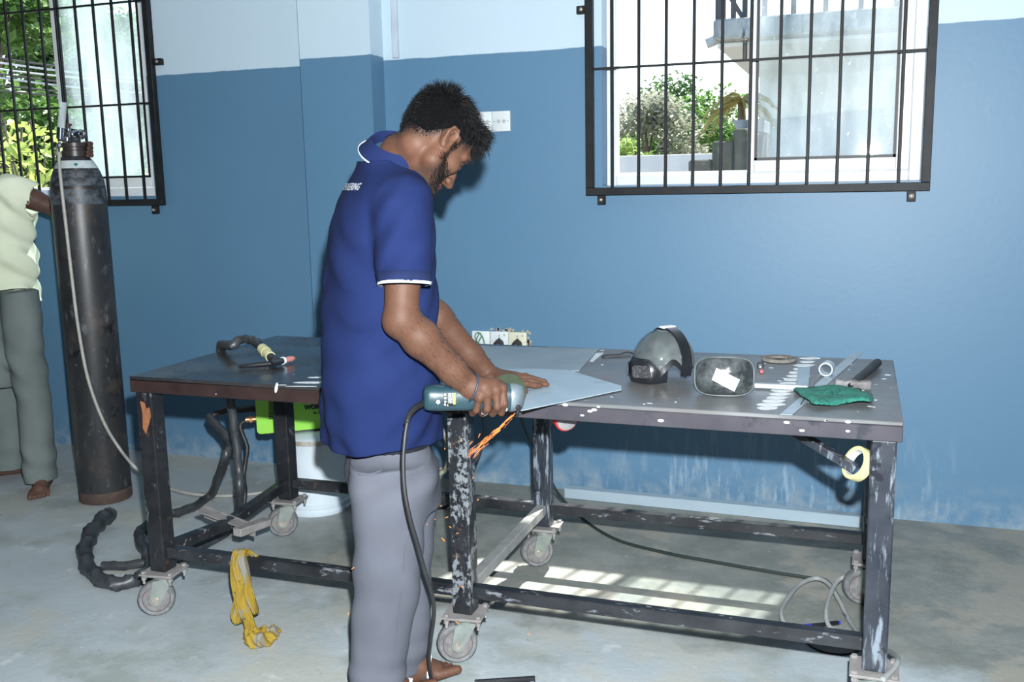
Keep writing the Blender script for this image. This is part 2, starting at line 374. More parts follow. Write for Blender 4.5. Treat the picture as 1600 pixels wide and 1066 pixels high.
def caster(cx, cy, rot, swivel):
    """plate, fork, wheel built at its own place below a leg"""
    n = MB(); n.box((cx, cy, ZL - .006), (.125, .115, .006), (0, 0, rot), bev=.001).box((cx, cy, ZL - .013), (.112, .1, .005), (0, 0, rot), bev=.001)
    ca = n.build('caster', M_DUSTY, bench)
    R = Matrix.Rotation(rot, 3, 'Z')
    for sx in (-1, 1):
        for sy in (-1, 1):
            p = Vector((cx, cy, ZL - .004)) + R @ Vector((sx * .05, sy * .045, 0))
            MB().cyl(p + Vector((0, 0, .001)), p + Vector((0, 0, .009)), .0085, seg=6).cyl(p - Vector((0, 0, .036)), p, .0045, seg=8).cyl(p - Vector((0, 0, .022)), p - Vector((0, 0, .012)), .0085, seg=6).build('bolt', M_DUSTY, ca)
    d = Vector((math.cos(swivel), math.sin(swivel), 0)); a = Vector((-d.y, d.x, 0)); up = Vector((0, 0, 1))
    hub = Vector((cx, cy, .0625)) + d * .03
    f = MB().cyl((cx, cy, ZL - .034), (cx, cy, ZL - .014), .034, seg=20)
    for sgn in (-1, 1):
        o = a * sgn * .0285
        tp = Vector((cx, cy, ZL - .03)) + o
        poly = [tp - d * .030, hub + o - d * .019 - up * .004, hub + o - d * .012 - up * .017, hub + o + d * .004 - up * .021, hub + o + d * .017 - up * .012, hub + o + d * .021, tp + d * .036]
        f.prism(poly, .0035, a * sgn)
        f.bar(tp - d * .03 - o * .0, tp + d * .036, .004, .012) if 0 else None
    f.box(Vector((cx, cy, ZL - .034)) + d * .003, (.066, .06, .004), (0, 0, swivel))
    fk = f.build('fork', M_ZINC, ca)
    for sgn in (-1, 1):
        o = a * sgn * .032
        MB().cyl(hub + o, hub + o + a * sgn * .006, .0095, seg=6).cyl(hub + o, hub + o + a * sgn * .0025, .013, seg=16).build('axle_nut', M_BOLT, ca)
    w = .023
    MB().lathe([(.046, -w * .75), (.056, -w * .95), (.0605, -w * .75), (.0625, -w * .3), (.0625, w * .3), (.0605, w * .75), (.056, w * .95), (.046, w * .75)], hub, a, 36).build('wheel', M_TYRE, ca)
    h = MB().lathe([(.047, -w * .8), (.044, -w * .8), (.040, -w * .35), (.022, -w * .35), (.018, -w), (.018, w), (.022, w * .35), (.040, w * .35), (.044, w * .8), (.047, w * .8)], hub, a, 28)
    h.build('hub', M_HUB, ca)
    return ca
for ky, y in legy.items():
    for kx, x in legx.items():
        m = M_CHIP if ky == 'f' or kx == 'l' else M_BARE
        if (kx, ky) == ('r', 'f'): m = M_BARE
        if kx == 'l': m = M_DARKLEG
        leg = MB().box((x + LW / 2, y + LW / 2, (TZ - .054 + ZL) / 2), (LW, LW, TZ - .054 - ZL), bev=.004, seg=2).build('leg', m, bench, 15)
        sw = {'lf': 3.75, 'mf': 3.65, 'rf': 4.4, 'lb': 3.7, 'mb': 3.75, 'rb': 3.4}[kx + ky]
        rt = {'lf': .12, 'mf': .12, 'rf': 0, 'lb': .08, 'mb': .05, 'rb': 0}[kx + ky]
        caster(x + LW / 2, y + LW / 2, rt, sw)
zr = .231; rw = .038
def rail(a, b_, m=M_CHIPX, w=rw, h=rw):
    return MB().bar(a, b_, w, h, .003).build('rail', m, bench, 15)
for y in (legy['f'] + LW / 2, legy['b'] + LW / 2):
    rail((legx['l'] + LW, y, zr), (legx['m'], y, zr)); rail((legx['m'] + LW, y, zr), (legx['r'], y, zr))
yf, yb = legy['f'] + LW, legy['b']
rail((legx['m'] + LW / 2, yf, zr), (legx['m'] + LW / 2, yb, zr), M_GREYPAINT)
rail((legx['r'] + LW / 2, yf, zr), (legx['r'] + LW / 2, yb, zr))
xl = legx['l'] + LW / 2
rail((xl, yf, zr), (xl + .0, 2.98, zr - .035)); rail((xl, yb, zr), (xl + .0, 2.98, zr - .035))
br = MB().bar((xl - .15, 3.02, zr - .005), (xl + .12, 2.96, zr - .03), .045, .006).bar((xl - .15, 3.045, zr - .02), (xl + .12, 2.985, zr - .05), .006, .05).bar((xl + .10, 2.90, zr - .03), (xl + .125, 3.06, zr - .04), .04, .03, .003)

k = br.build('pedal_bracket', M_DUSTY, bench); k['label'] = 'grey dusty angle bracket welded across the end rail'
b = MB().bar((-.20, 2.80, TZ - .075), (.012, 2.745, .668), .035, .022, .002); b.box((-.2, 2.80, TZ - .06), (.06, .05, .014))
b.build('hook_bar', M_BARE, bench)
# paint marks and rust belong to the bench
b = MB(); rnd = random.Random(4)
for i in range(15):
    t = i / 14; p = at_z(1200 + 66 * t, 638 - 78 * t ** 1.0, TZ)
    w = .030 + rnd.uniform(-.006, .006); poly = []
    for k in range(14):
        an = 2 * PI * k / 14; q = 1 + rnd.uniform(-.12, .12)
        poly.append(p + Vector((w * q * math.cos(an), .019 * q * math.sin(an) + .25 * w * math.cos(an), .0002)))
    b.prism(poly, .0006 + .0001 * (i % 3))
k = b.build('paint_dab', M_WHITEPAINT, topr, smooth=0); k['kind'] = 'stuff'; k['label'] = 'row of white paint dabs across the grey top'
b = MB()
for _ in range(46):
    x, y = rnd.uniform(-1.0, .10), rnd.uniform(TY0 + .02, TY1 - .02); w = rnd.uniform(.002, .009); q = rnd.uniform(.4, 1)
    a0 = rnd.uniform(0, 3)
    b.prism([(x + w * math.cos(k * .9) * (1 + .3 * math.sin(k * 2 + a0)), y + w * q * math.sin(k * .9) * (1 + .3 * math.cos(k * 3 + a0)), TZ + .0002) for k in range(7)], .0005)
for _ in range(16):
    x, w = rnd.uniform(-1.0, .11), rnd.uniform(.003, .009); z = rnd.uniform(TZ - .045, TZ - .008) if rnd.random() < .6 else TZ - .008
    b.prism([(x + w * math.cos(k * .9), TY0 - .0004, z + .5 * w * math.sin(k * .9)) for k in range(7)], .0006, (0, -1, 0))
k = b.build('paint_spot', M_WHITEPAINT, topr, smooth=0); k['kind'] = 'stuff'
b = MB()
for (u, v), l, w in (((492, 598), .14, .014), ((470, 604), .10, .006), ((505, 590), .10, .01), ((440, 602), .03, .004)):
    p = at_z(u, v, TZ); b.prism([p + Vector((l * math.cos(k * .63) * .5, w * math.sin(k * .63) + .12 * l * math.cos(k * .63), .0003)) for k in range(10)], .0005)
p = at_y(432, 606, TY0); b.prism([p + Vector((.0055 * math.cos(k * .63) + .004 * math.sin(k * .63), -.0004, .017 * math.sin(k * .63))) for k in range(10)], .0006, (0, -1, 0))
k = b.build('paint_scrape', M_WHITEPAINT, topl, smooth=0); k['kind'] = 'stuff'
p = Vector((legx['l'] + .037, legy['f'] - .0003, .715)); poly = [(-.018, -.045), (-.006, -.062), (.008, -.03), (.020, .0), (.017, .03), (.004, .026), (-.002, .046), (-.020, .05), (-.014, .01)]
MB().prism([p + Vector((x, 0, z)) for x, z in poly], .0006, (0, -1, 0)).build('rust_patch', M_RUST, bench, smooth=0)
# ------------------------------------------------------------------ distance-field modelling for bodies and cloth
class Field:
    def __init__(s, xs, ys, zs):
        s.ax = [np.asarray(a, np.float32) for a in (xs, ys, zs)]; s.D = np.full([len(a) for a in s.ax], 1, np.float32)
    def add(s, fn, lo, hi, k=.0, op='+', pad=None):
        pad = max(k, .012) + .01 if pad is None else pad
        sl = []
        for a, l, h in zip(s.ax, lo, hi):
            i, j = np.searchsorted(a, l - pad), np.searchsorted(a, h + pad)
            if j - i < 1: return s
            sl.append(slice(i, j))
        sl = tuple(sl); X, Y, Z = np.meshgrid(*[a[q] for a, q in zip(s.ax, sl)], indexing='ij', sparse=True)
        d = fn(X, Y, Z); o = s.D[sl]
        if op == '+':
            if k: h = np.clip(.5 + .5 * (o - d) / k, 0, 1); s.D[sl] = o * (1 - h) + d * h - k * h * (1 - h)
            else: s.D[sl] = np.minimum(o, d)
        else:
            if k: h = np.clip(.5 - .5 * (o + d) / k, 0, 1); s.D[sl] = o * (1 - h) - d * h + k * h * (1 - h)
            else: s.D[sl] = np.maximum(o, -d)
        return s
    def cone(s, a, b, ra, rb, k=.015, op='+', flat=None):
        a, b = np.array(a, np.float32), np.array(b, np.float32); v = b - a; L2 = float(v @ v) + 1e-12
        def f(X, Y, Z):
            t = np.clip(((X - a[0]) * v[0] + (Y - a[1]) * v[1] + (Z - a[2]) * v[2]) / L2, 0, 1)
            dx, dy, dz = X - a[0] - t * v[0], Y - a[1] - t * v[1], Z - a[2] - t * v[2]
            q = dx * dx + dy * dy + dz * dz
            if flat is not None:
                n, fk = flat; q = q + (fk * fk - 1) * (dx * n[0] + dy * n[1] + dz * n[2]) ** 2
            return np.sqrt(q) - (ra + (rb - ra) * t)
        r = max(ra, rb); return s.add(f, np.minimum(a, b) - r, np.maximum(a, b) + r, k, op)
    def chain(s, pts, rs, k=.012, op='+', flat=None):
        for i in range(len(pts) - 1): s.cone(pts[i], pts[i + 1], rs[i], rs[i + 1], k, op, flat)
        return s
    def ell(s, c, r, R=None, k=.015, op='+'):
        c = np.array(c, np.float32); r = np.array(r, np.float32); A = np.eye(3, dtype=np.float32) if R is None else np.array(R, np.float32)   # rows = local axes
        def f(X, Y, Z):
            P = (X - c[0], Y - c[1], Z - c[2]); k0 = 0; k1 = 0
            for i in range(3):
                q = P[0] * A[i, 0] + P[1] * A[i, 1] + P[2] * A[i, 2]; k0 = k0 + (q / r[i]) ** 2; k1 = k1 + (q / r[i] ** 2) ** 2
            k0 = np.sqrt(k0); return k0 * (k0 - 1) / np.maximum(np.sqrt(k1), 1e-4)
        m = float(r.max()); return s.add(f, c - m, c + m, k, op)
    def loft(s, secs, u, v, n=2.3, k=.02):
        """horizontal sections (z, centre x, y, half width along u, half depth along v), superelliptic"""
        A = np.array(sorted(secs), np.float32); zs = np.linspace(A[0, 0], A[-1, 0], 120)
        def sm(col):
            w = np.interp(zs, A[:, 0], A[:, col]); q = np.pad(w, 5, mode='edge'); return np.convolve(q, np.ones(11) / 11, 'valid')
        T = [sm(i) for i in range(1, 5)]; R = max(A[:, 3].max(), A[:, 4].max())
        def f(X, Y, Z):
            g = [np.interp(Z.ravel(), zs, t).reshape(Z.shape).astype(np.float32) for t in T]
            dx, dy = X - g[0], Y - g[1]; p = np.abs(dx * u[0] + dy * u[1]) / g[2]; q = np.abs(dx * v[0] + dy * v[1]) / g[3]
            d = ((p ** n + q ** n) ** (1 / n) - 1) * np.minimum(g[2], g[3])
            return np.maximum(d, np.maximum(A[0, 0] - Z, Z - A[-1, 0]))
        lo = (A[:, 1].min() - R, A[:, 2].min() - R, A[0, 0]); hi = (A[:, 1].max() + R, A[:, 2].max() + R, A[-1, 0])
        return s.add(f, lo, hi, k)
    def wrinkle(s, fn):
        X, Y, Z = np.meshgrid(*s.ax, indexing='ij', sparse=True); s.D += fn(X, Y, Z).astype(np.float32); return s
    def mesh(s):
        """naive surface nets"""
        D = s.D; I = D < 0; nx, ny, nz = D.shape
        cnt = np.zeros((nx - 1, ny - 1, nz - 1), np.uint8)
        cs = [(i, j, k) for i in (0, 1) for j in (0, 1) for k in (0, 1)]
        for i, j, k in cs: cnt += I[i:nx - 1 + i, j:ny - 1 + j, k:nz - 1 + k]
        act = (cnt > 0) & (cnt < 8); idx = np.full(act.shape, -1, np.int32); c = np.argwhere(act); idx[act] = np.arange(len(c))
        V = np.zeros((len(c), 3)); n = np.zeros(len(c))
        g = {q: D[c[:, 0] + q[0], c[:, 1] + q[1], c[:, 2] + q[2]] for q in cs}
        for q in cs:
            for a in range(3):
                if q[a]: continue
                p = list(q); p[a] = 1; p = tuple(p); d0, d1 = g[q], g[p]; m = (d0 < 0) != (d1 < 0)
                t = d0[m] / (d0[m] - d1[m]); o = np.tile(np.array(q, float), (m.sum(), 1)); o[:, a] = t
                V[m] += o; n[m] += 1
        V = c + V / n[:, None]
        P = np.stack([np.interp(V[:, a], np.arange(len(s.ax[a])), s.ax[a]) for a in range(3)], 1)
        Q = []
        for a in range(3):
            b, d = (a + 1) % 3, (a + 2) % 3
            A0 = [slice(None)] * 3; A1 = [slice(None)] * 3; A0[a] = slice(0, -1); A1[a] = slice(1, None)
            i0, i1 = I[tuple(A0)], I[tuple(A1)]; e = np.argwhere(i0 != i1)
            e = e[(e[:, b] > 0) & (e[:, d] > 0) & (e[:, b] < D.shape[b] - 1) & (e[:, d] < D.shape[d] - 1)]
            fl = i0[e[:, 0], e[:, 1], e[:, 2]]
            def at(ob, od): w = e.copy(); w[:, b] -= ob; w[:, d] -= od; return idx[w[:, 0], w[:, 1], w[:, 2]]
            q = np.stack([at(1, 1), at(0, 1), at(0, 0), at(1, 0)], 1); q[~fl] = q[~fl][:, ::-1]; Q.append(q)
        return P, np.concatenate(Q)
def field_object(name, F, m, parent=None, relax=1, color=None):
    P, Q = F.mesh()
    if relax:
        E = np.concatenate([Q[:, [0, 1]], Q[:, [1, 2]], Q[:, [2, 3]], Q[:, [3, 0]]])
        for _ in range(relax):
            acc = np.zeros_like(P); n = np.zeros(len(P))
            for i in range(3): acc[:, i] = np.bincount(E[:, 0], P[E[:, 1], i], len(P)) + np.bincount(E[:, 1], P[E[:, 0], i], len(P))
            n = np.bincount(E[:, 0], minlength=len(P)) + np.bincount(E[:, 1], minlength=len(P)); P = .5 * P + .5 * acc / n[:, None]
    me = bpy.data.meshes.new(name); me.vertices.add(len(P)); me.loops.add(Q.size); me.polygons.add(len(Q))
    me.vertices.foreach_set('co', P.astype(np.float32).ravel()); me.loops.foreach_set('vertex_index', Q.astype(np.int32).ravel())
    me.polygons.foreach_set('loop_start', np.arange(0, Q.size, 4, dtype=np.int32)); me.update(calc_edges=True); me.validate()
    if color is not None:
        a = me.color_attributes.new('tone', 'FLOAT_COLOR', 'POINT'); a.data.foreach_set('color', np.concatenate([color(P), np.ones((len(P), 1))], 1).astype(np.float32).ravel())
    return link(name, me, m, parent, 180), P
def rng_axis(*segs):                                            # (start, stop, step) runs
    return np.concatenate([np.arange(a, b, h) for a, b, h in segs])

# ------------------------------------------------------------------ small materials
M_RUBBER = pm('black_rubber', (.014, .015, .017), (.022, .023, .025), 20, rough=.5)
M_HOSEW = pm('black_wrapped_hose', (.020, .023, .027), (.045, .05, .056), 16, rough=.42, layers=(((.12, .13, .14), 30, .64, .75),))
M_CHROME = pm('chrome_fitting', (.62, .63, .66), rough=.18, metal=1)
M_BRASS = pm('copper_connector', (.55, .28, .12), rough=.35, metal=.8)
M_STEEL = pm('bright_steel', (.36, .43, .48), (.30, .37, .42), 20, rough=.38, metal=.15)
M_SHEET1 = pm('galvanised_sheet', (.33, .42, .49), (.39, .48, .55), 7, rough=.38, metal=.12, layers=(((.26, .33, .39), 16, .58, .72, (.5, 1, 1)),))
M_SHEET2 = pm('dull_steel_sheet', (.23, .28, .31), (.29, .34, .37), 5, rough=.4, metal=.15, layers=(((.36, .41, .44), 11, .58, .75, (.4, 1, 1)),))
M_PLASTIC = pm('white_plastic', (.66, .70, .72), (.58, .62, .64), 12, rough=.45, layers=(((.45, .38, .28), 24, .68, .78),))
M_BLACKPL = pm('black_plastic', (.010, .011, .014), (.016, .018, .022), 10, rough=.3)
M_RED = pm('red_plastic', (.55, .03, .025), rough=.4)
M_BLUEP = pm('blue_pen_plastic', (.03, .03, .42), rough=.35)

# ------------------------------------------------------------------ gas cylinder
gc = at_z(166, 778, 0); gx, gy = gc.x, gc.y
GR = .119
cyl = thing('gas_cylinder', 'tall black steel gas cylinder standing by the barred window', 'gas cylinder', (gx, gy, 0))
M_CYL = pm('scraped_black_cylinder', (.015, .016, .018), (.032, .032, .034), 7, rough=.42, stretch=(1, 1, .4),
           layers=(((.070, .052, .045), 6, .54, .72), ((.085, .09, .10), 24, .58, .68, (1, 1, .45)), ((.15, .16, .175), 60, .66, .73), ((.008, .008, .009), 12, .58, .66)))
prof = [(.10, .0), (GR - .004, .004), (GR, .02), (GR, 1.455), (GR - .001, 1.475), (.114, 1.50), (.106, 1.53), (.094, 1.56), (.080, 1.585), (.066, 1.605), (.058, 1.615)]
MB().lathe(prof, (gx, gy, 0), seg=48).build('body', M_CYL, cyl, 60)
MB().lathe([(GR - .003, .001), (GR + .0012, .006), (GR + .0012, .052), (GR, .055)], (gx, gy, 0), seg=48, caps=False).build('foot_ring', pm('rusty_foot_ring', (.085, .05, .038), (.05, .035, .03), 20, rough=.8), cyl)
MB().lathe([(GR + .0006, 1.40), (GR + .0008, 1.455), (.1148, 1.50), (.1068, 1.53), (.0985, 1.552)], (gx, gy, 0), seg=48, caps=False).build('grey_shoulder', pm('flaked_grey_paint', (.075, .088, .105), (.018, .019, .022), 22, .42, .6, rough=.5, stretch=(1, 1, 1.6), layers=(((.05, .03, .025), 17, .62, .7),)), cyl, 60)
MB().lathe([(.0945, 1.561), (.0815, 1.585), (.0745, 1.596)], (gx, gy, 0), seg=48, caps=False).build('label_band', pm('white_paper_label', (.50, .55, .56), (.40, .45, .46), 50, rough=.7, layers=(((.30, .33, .34), 110, .6, .68, (1, 1, 4)),)), cyl, 60)
vd = (CAM - Vector((gx, gy, 1.578))); vd.z = 0; vd.normalize(); sd_ = Vector((-vd.y, vd.x, 0))
p = Vector((gx, gy, 1.578)) + vd * .0865 ; tl_ = Vector((0, 0, .7)) - vd * .7
MB().prism([p + sd_ * .011, p + tl_ * .011, p - sd_ * .011, p - tl_ * .011], .0012, vd).build('green_diamond', pm('green_diamond_print', (.02, .22, .20)), cyl)
MB().lathe([(.056, 1.612), (.056, 1.640), (.050, 1.643), (.050, 1.655), (.054, 1.658), (.054, 1.675), (.03, 1.68), (.026, 1.72), (.02, 1.735)], (gx, gy, 0), seg=28).build('neck_ring', pm('dark_neck_ring', (.018, .020, .022), (.04, .03, .026), 15, rough=.4), cyl)
# valve and flow regulator
q = lambda u, v, dy=0: at_y(u, v, gy - .05 + dy)
v0, v1 = q(98, 211), q(132, 209)
b = MB().cyl(v0, v1, .020, .018).cyl(q(112, 211), q(118, 211), .026, seg=6).cyl(q(123, 210), q(128, 210), .022, seg=6)
b.cyl(q(105, 214), q(105, 220), .016).box(q(104, 203), (.05, .03, .018), bev=.004)
b.build('valve', M_CHROME, cyl)
MB().tube([q(128, 207), q(131, 205), q(132.5, 209), q(131, 214), q(128, 216)], .006, 8).build('valve_key', pm('dark_valve_key', (.06, .05, .05), rough=.4, metal=.5), cyl)
rg = MB().cyl(q(94, 217, -.04), q(95, 199, -.04), .0165, seg=20).cyl(q(94, 221, -.04), q(94, 217, -.04), .011, seg=6).build('regulator', M_CHROME, cyl)
M_CLEAR, t_, bs_, N_, L_ = nodes('clear_flow_tube'); bs_.inputs['Base Color'].default_value = (.8, .86, .88, 1); bs_.inputs['Alpha'].default_value = .3; bs_.inputs['Roughness'].default_value = .08
MB().cyl(q(95.5, 199, -.04), q(99, 160, -.04), .0165, .0155, seg=20).build('flow_tube', M_CLEAR, rg)
MB().cyl(q(96.5, 199, -.04), q(99.3, 161, -.04), .004, seg=8).build('float_rod', M_STEEL, rg)
MB().cyl(q(106, 201), q(107, 195), .010).ball(q(107, 195), (.016, .016, .007)).build('knob', pm('rusty_knob', (.06, .03, .025), rough=.5), cyl)
MB().cyl(q(93, 222, -.04), q(92, 238, -.05), .006, .005, seg=8).cyl(q(92.6, 226, -.04), q(92.3, 230, -.045), .010, seg=6).build('hose_tail', M_CHROME, cyl)
def on_cyl(u, v):                                               # where a sight line meets the front of the cylinder
    o, d = CAM, ray(u, v); ex, ey = o.x - gx, o.y - gy; R = GR + .0135
    A = d.x ** 2 + d.y ** 2; B = 2 * (ex * d.x + ey * d.y); Cc = ex * ex + ey * ey - R * R
    D = max(B * B - 4 * A * Cc, 0); return o + d * ((-B - math.sqrt(D)) / (2 * A))
pts = [q(92, 238, -.05), q(93, 262, -.068)] + [on_cyl(u, v) for u, v in ((97, 300), (105, 370), (113, 440), (122, 510), (137, 590), (160, 655), (186, 700))]
pts += [at_y(214, 733, gy - .05), at_z(250, 758, .03), at_z(300, 772, .012), at_z(360, 775, .008), at_z(420, 768, .008), at_z(470, 757, .008)]
tag(MB().tube(pts, .0075, 10, 8).build('gas_hose', pm('beige_rubber_hose', (.36, .35, .32), (.30, .29, .27), 30, rough=.5), origin=(gx, gy, 0)), 'pale beige hose running down the front of the black cylinder', 'hose')

# ------------------------------------------------------------------ bucket and green welding machine
bc = at_z(497, 792, 0)
bk = thing('paint_bucket', 'white plastic bucket turned upside down behind the bench', 'bucket', bc)
BH = .352
MB().lathe([(.150, .0), (.154, .004), (.154, .02), (.149, .024), (.149, .034), (.153, .037), (.153, .05), (.147, .054), (.146, .07), (.136, BH - .03), (.138, BH - .026), (.138, BH - .006), (.130, BH)], bc, seg=44).build('body', pm('white_bucket_plastic', (.66, .74, .80), (.56, .64, .70), 5, rough=.42, layers=(((.42, .40, .34), 13, .64, .78),)), bk, 50)
MB().lathe([(.1375, BH - .028), (.1392, BH - .027), (.1392, BH - .007), (.1375, BH - .005)], bc, seg=44, caps=False).build('dirty_band', pm('grimy_bucket_band', (.50, .50, .46), (.30, .27, .23), 25, rough=.7), bk)
w0, w1 = at_z(402, 679, BH + .012), at_z(508, 669, BH + .012)
ax = (w1 - w0); ax.z = 0; L_m = .40; ax.normalize(); bk_ = Vector((-ax.y, ax.x, 0))
if bk_.y < 0: bk_ = -bk_
wm = thing('welding_machine', 'bright green welding machine sitting on the white bucket', 'welding machine', w0 + ax * L_m / 2 + bk_ * .09 - Vector((0, 0, .012)))
M_LIME = pm('lime_green_panel', (.26, .60, .055), (.24, .57, .05), 6, rough=.4)
M_GREYB = pm('dark_machine_case', (.03, .035, .03), rough=.5)
RM = Matrix((ax, bk_, Vector((0, 0, 1)))).transposed().to_4x4(); HM = .27
cc = w0 + ax * L_m / 2 + bk_ * .10 + Vector((0, 0, HM / 2))
MB().box(cc, (L_m - .03, .17, HM - .01), RM, bev=.006).build('case', M_GREYB, wm)
def panel_pt(a, z, out=.0): return w0 + ax * a + Vector((0, 0, z)) - bk_ * out
rr = .018; poly = []
for (cx_, cz_, a0) in ((L_m - rr, HM - rr, 0), (rr, HM - rr, 90), (rr, rr, 180), (L_m - rr, rr, 270)):
    for k in range(5): an = math.radians(a0 + k * 22.5); poly.append(panel_pt(cx_ + rr * math.cos(an), cz_ + rr * math.sin(an)))
pan = MB().prism(poly, .016, bk_).build('side_panel', M_LIME, wm)
def panel_at(u, v, out=.001):                                   # where a sight line meets the panel
    d = ray(u, v); return CAM + d * ((w0 - CAM).dot(bk_) / d.dot(bk_)) - bk_ * out
M_INK = pm('black_print', (.01, .012, .01), rough=.5)
for i in range(11):
    MB().box(panel_at(424.5, 624 + i * 3.0), (.026, .002, .0042), RM).build('vent_slot', M_INK, pan, smooth=0)
def text_part(txt, size, org, xdir, zdir, m, parent, name='lettering', ext=.0006, bold=0, shear=0):
    cu = bpy.data.curves.new(name, 'FONT'); cu.body = txt; cu.size = size; cu.extrude = ext; cu.offset = bold; cu.shear = shear; cu.resolution_u = 3
    o = bpy.data.objects.new(name, cu); C.objects.link(o); me = bpy.data.meshes.new_from_object(o.evaluated_get(bpy.context.evaluated_depsgraph_get())); bpy.data.objects.remove(o)
    x = Vector(xdir).normalized(); z = Vector(zdir).normalized(); n = x.cross(z)
    me.transform(Matrix.Translation(org) @ Matrix((x, z, n)).transposed().to_4x4()); me.materials.clear()
    return link(name, me, m, parent, 0)
text_part('WORK', .027, panel_at(476, 640), ax, (0, 0, 1), M_INK, pan, bold=.0022)
text_part('Sri Lanka', .0155, panel_at(490, 647), ax, (0, 0, 1), M_INK, pan, bold=.0003)
for a in (.112, .30): 
    p = panel_pt(a, .014); MB().cyl(p, p - bk_ * .003, .004, seg=8).build('screw', M_STEEL, wm)
for a in (.05, .35):
    for k in (.04, .16):
        p = w0 + ax * a + bk_ * k; MB().cyl(p - Vector((0, 0, .012)), p + Vector((0, 0, .006)), .014, seg=12).build('rubber_foot', M_RUBBER, wm)
p = panel_pt(.0, .055) + bk_ * .07
MB().cyl(p - ax * .045, p + ax * .02, .013, seg=14).cyl(p - ax * .028, p - ax * .016, .017, seg=6).build('connector', M_BRASS, wm)
conn = p - ax * .04
p = panel_pt(.0, .10) + bk_ * .09
MB().tube([p + ax * .02, p - ax * .06, p - ax * .13 + Vector((0, 0, .004)), p - ax * .2 - Vector((0, 0, .02))], .014, 12, 6, spiral=(.25, 1.7)).build('cable_gland', M_RUBBER, wm)
glnd = p - ax * .2 - Vector((0, 0, .02))

# ------------------------------------------------------------------ cables on the left
tp = lambda u, v, z=.0: at_z(u, v, TZ + z)
torch = thing('welding_torch', 'black welding torch with pink ceramic nozzle lying on the brown top', 'welding torch', tp(430, 562))
h0, h1 = tp(403, 538, .052), tp(428, 563, .020)
hd = (h1 - h0).normalized()
MB().tube([h0, h0.lerp(h1, .5), h1], .0155, 14, 4).build('handle', M_BLACKPL, torch)
a_, b_ = h0.lerp(h1, .28), h0.lerp(h1, .80)
MB().cyl(a_, b_, .0185, .0180, seg=20).cyl(a_.lerp(b_, .1), a_.lerp(b_, .5), .0195, seg=20).build('tape_wrap', pm('yellow_masking_tape', (.58, .56, .30), (.50, .48, .26), 30, rough=.7), torch)
n0, n1 = tp(424, 568, .016), tp(441, 564, .016); nd = (n1 - n0).normalized()
MB().cyl(n0 - nd * .004, n1, .0125, .011, seg=16).ball(h1, .017).build('head', M_BLACKPL, torch)
MB().cyl(n1, n1 + nd * .008, .0135, seg=18).build('white_gasket', M_PLASTIC, torch)
MB().lathe([(.0105, 0), (.0105, .034), (.009, .042), (.006, .050), (.0045, .050)], n1 + nd * .008, nd, 18).build('ceramic_nozzle', pm('pink_ceramic', (.48, .20, .17), (.40, .15, .12), 40, rough=.5), torch)
c0 = tp(373, 573, .010)
MB().lathe([(.004, 0), (.007, .006), (.0085, .05), (.0095, (n0 - c0).length)], c0, (n0 - c0), 14).build('back_cap', M_BLACKPL, torch)
pts = [h0 + hd * .01, h0 - hd * .02, tp(390, 531, .062), tp(375, 531, .058), tp(362, 540, .040), Vector((-2.298, 3.10, TZ + .012)), Vector((-2.312, 3.12, TZ - .09)),
       at_y(360, 625, 3.14), at_y(366, 670, 3.15), at_y(373, 730, 3.15), at_y(374, 775, 3.14), at_z(370, 812, .03), at_z(345, 838, .028), at_z(300, 858, .028), at_z(245, 876, .028), at_z(195, 884, .020), at_z(160, 884, .020)]
MB().tube(pts, lambda f: .0165 if f > .2 else .015, 12, 7, spiral=(.22, 1.1)).build('torch_hose', M_HOSEW, torch)
pts = [glnd, at_y(357, 690, glnd.y - .1), at_y(350, 720, glnd.y - .2), at_z(330, 772, .03), at_z(296, 795, .026), at_z(262, 805, .026), at_z(228, 822, .03), at_z(217, 840, .05), at_z(230, 864, .05), at_z(235, 885, .03), at_z(215, 905, .026),
       at_z(180, 912, .026), at_z(150, 900, .026), at_z(133, 872, .03), at_z(140, 838, .05), at_z(160, 812, .06), at_z(172, 806, .05)]
tag(MB().tube(pts, lambda f: .0185 + .010 * min(1, max(0, f - .45) / .4), 12, 10, wob=.05, spiral=(.32, .8)).build('welding_cable', M_HOSEW, origin=at_z(150, 880, 0)), 'thick black spiral wrapped cable coiled on the floor by the front caster', 'cable')
pts = [conn, conn - ax * .03 - Vector((0, 0, .03)), at_y(386, 700, conn.y - .03), at_y(381, 740, conn.y - .06), at_y(383, 775, conn.y - .12), at_z(378, 806, .014), at_z(395, 798, .012)]
tag(MB().tube(pts, .010, 10, 6, spiral=(.2, 1.3)).build('earth_cable', M_RUBBER, origin=at_z(380, 800, 0)), 'thin dark cable dropping from the copper connector of the green machine', 'cable')

# ------------------------------------------------------------------ floor pieces
a_, b_ = at_z(874, 777, .03), at_z(1344, 821, .03)
a_.y, b_.y = 4.215, 4.185
d_ = (b_ - a_).normalized()
b = MB().bar(a_, b_, .05, .05, .003)
tube_ = b.build('aluminium_tube', pm('pale_blue_aluminium', (.42, .52, .60), (.36, .46, .54), 10, rough=.35, metal=.2, stretch=(.2, 1, 1)), origin=at_z(1100, 800, 0))
tag(tube_, 'long pale aluminium box tube lying along the foot of the wall', 'metal tube')
tube_.data.transform(Matrix.Translation((0, 0, -.005)))
pn0, pn1 = at_z(1245, 981, .008), at_z(1313, 973, .008); pd_ = (pn1 - pn0)
pen = thing('marker_pen', 'black marker pen with a blue cap on the floor under the bench', 'pen', (pn0 + pn1) / 2 - Vector((0, 0, .008)))
MB().lathe([(.006, .30 * pd_.length), (.0075, .32 * pd_.length), (.0075, .93 * pd_.length), (.006, .95 * pd_.length)], pn0, pd_, 14).build('barrel', M_BLACKPL, pen)
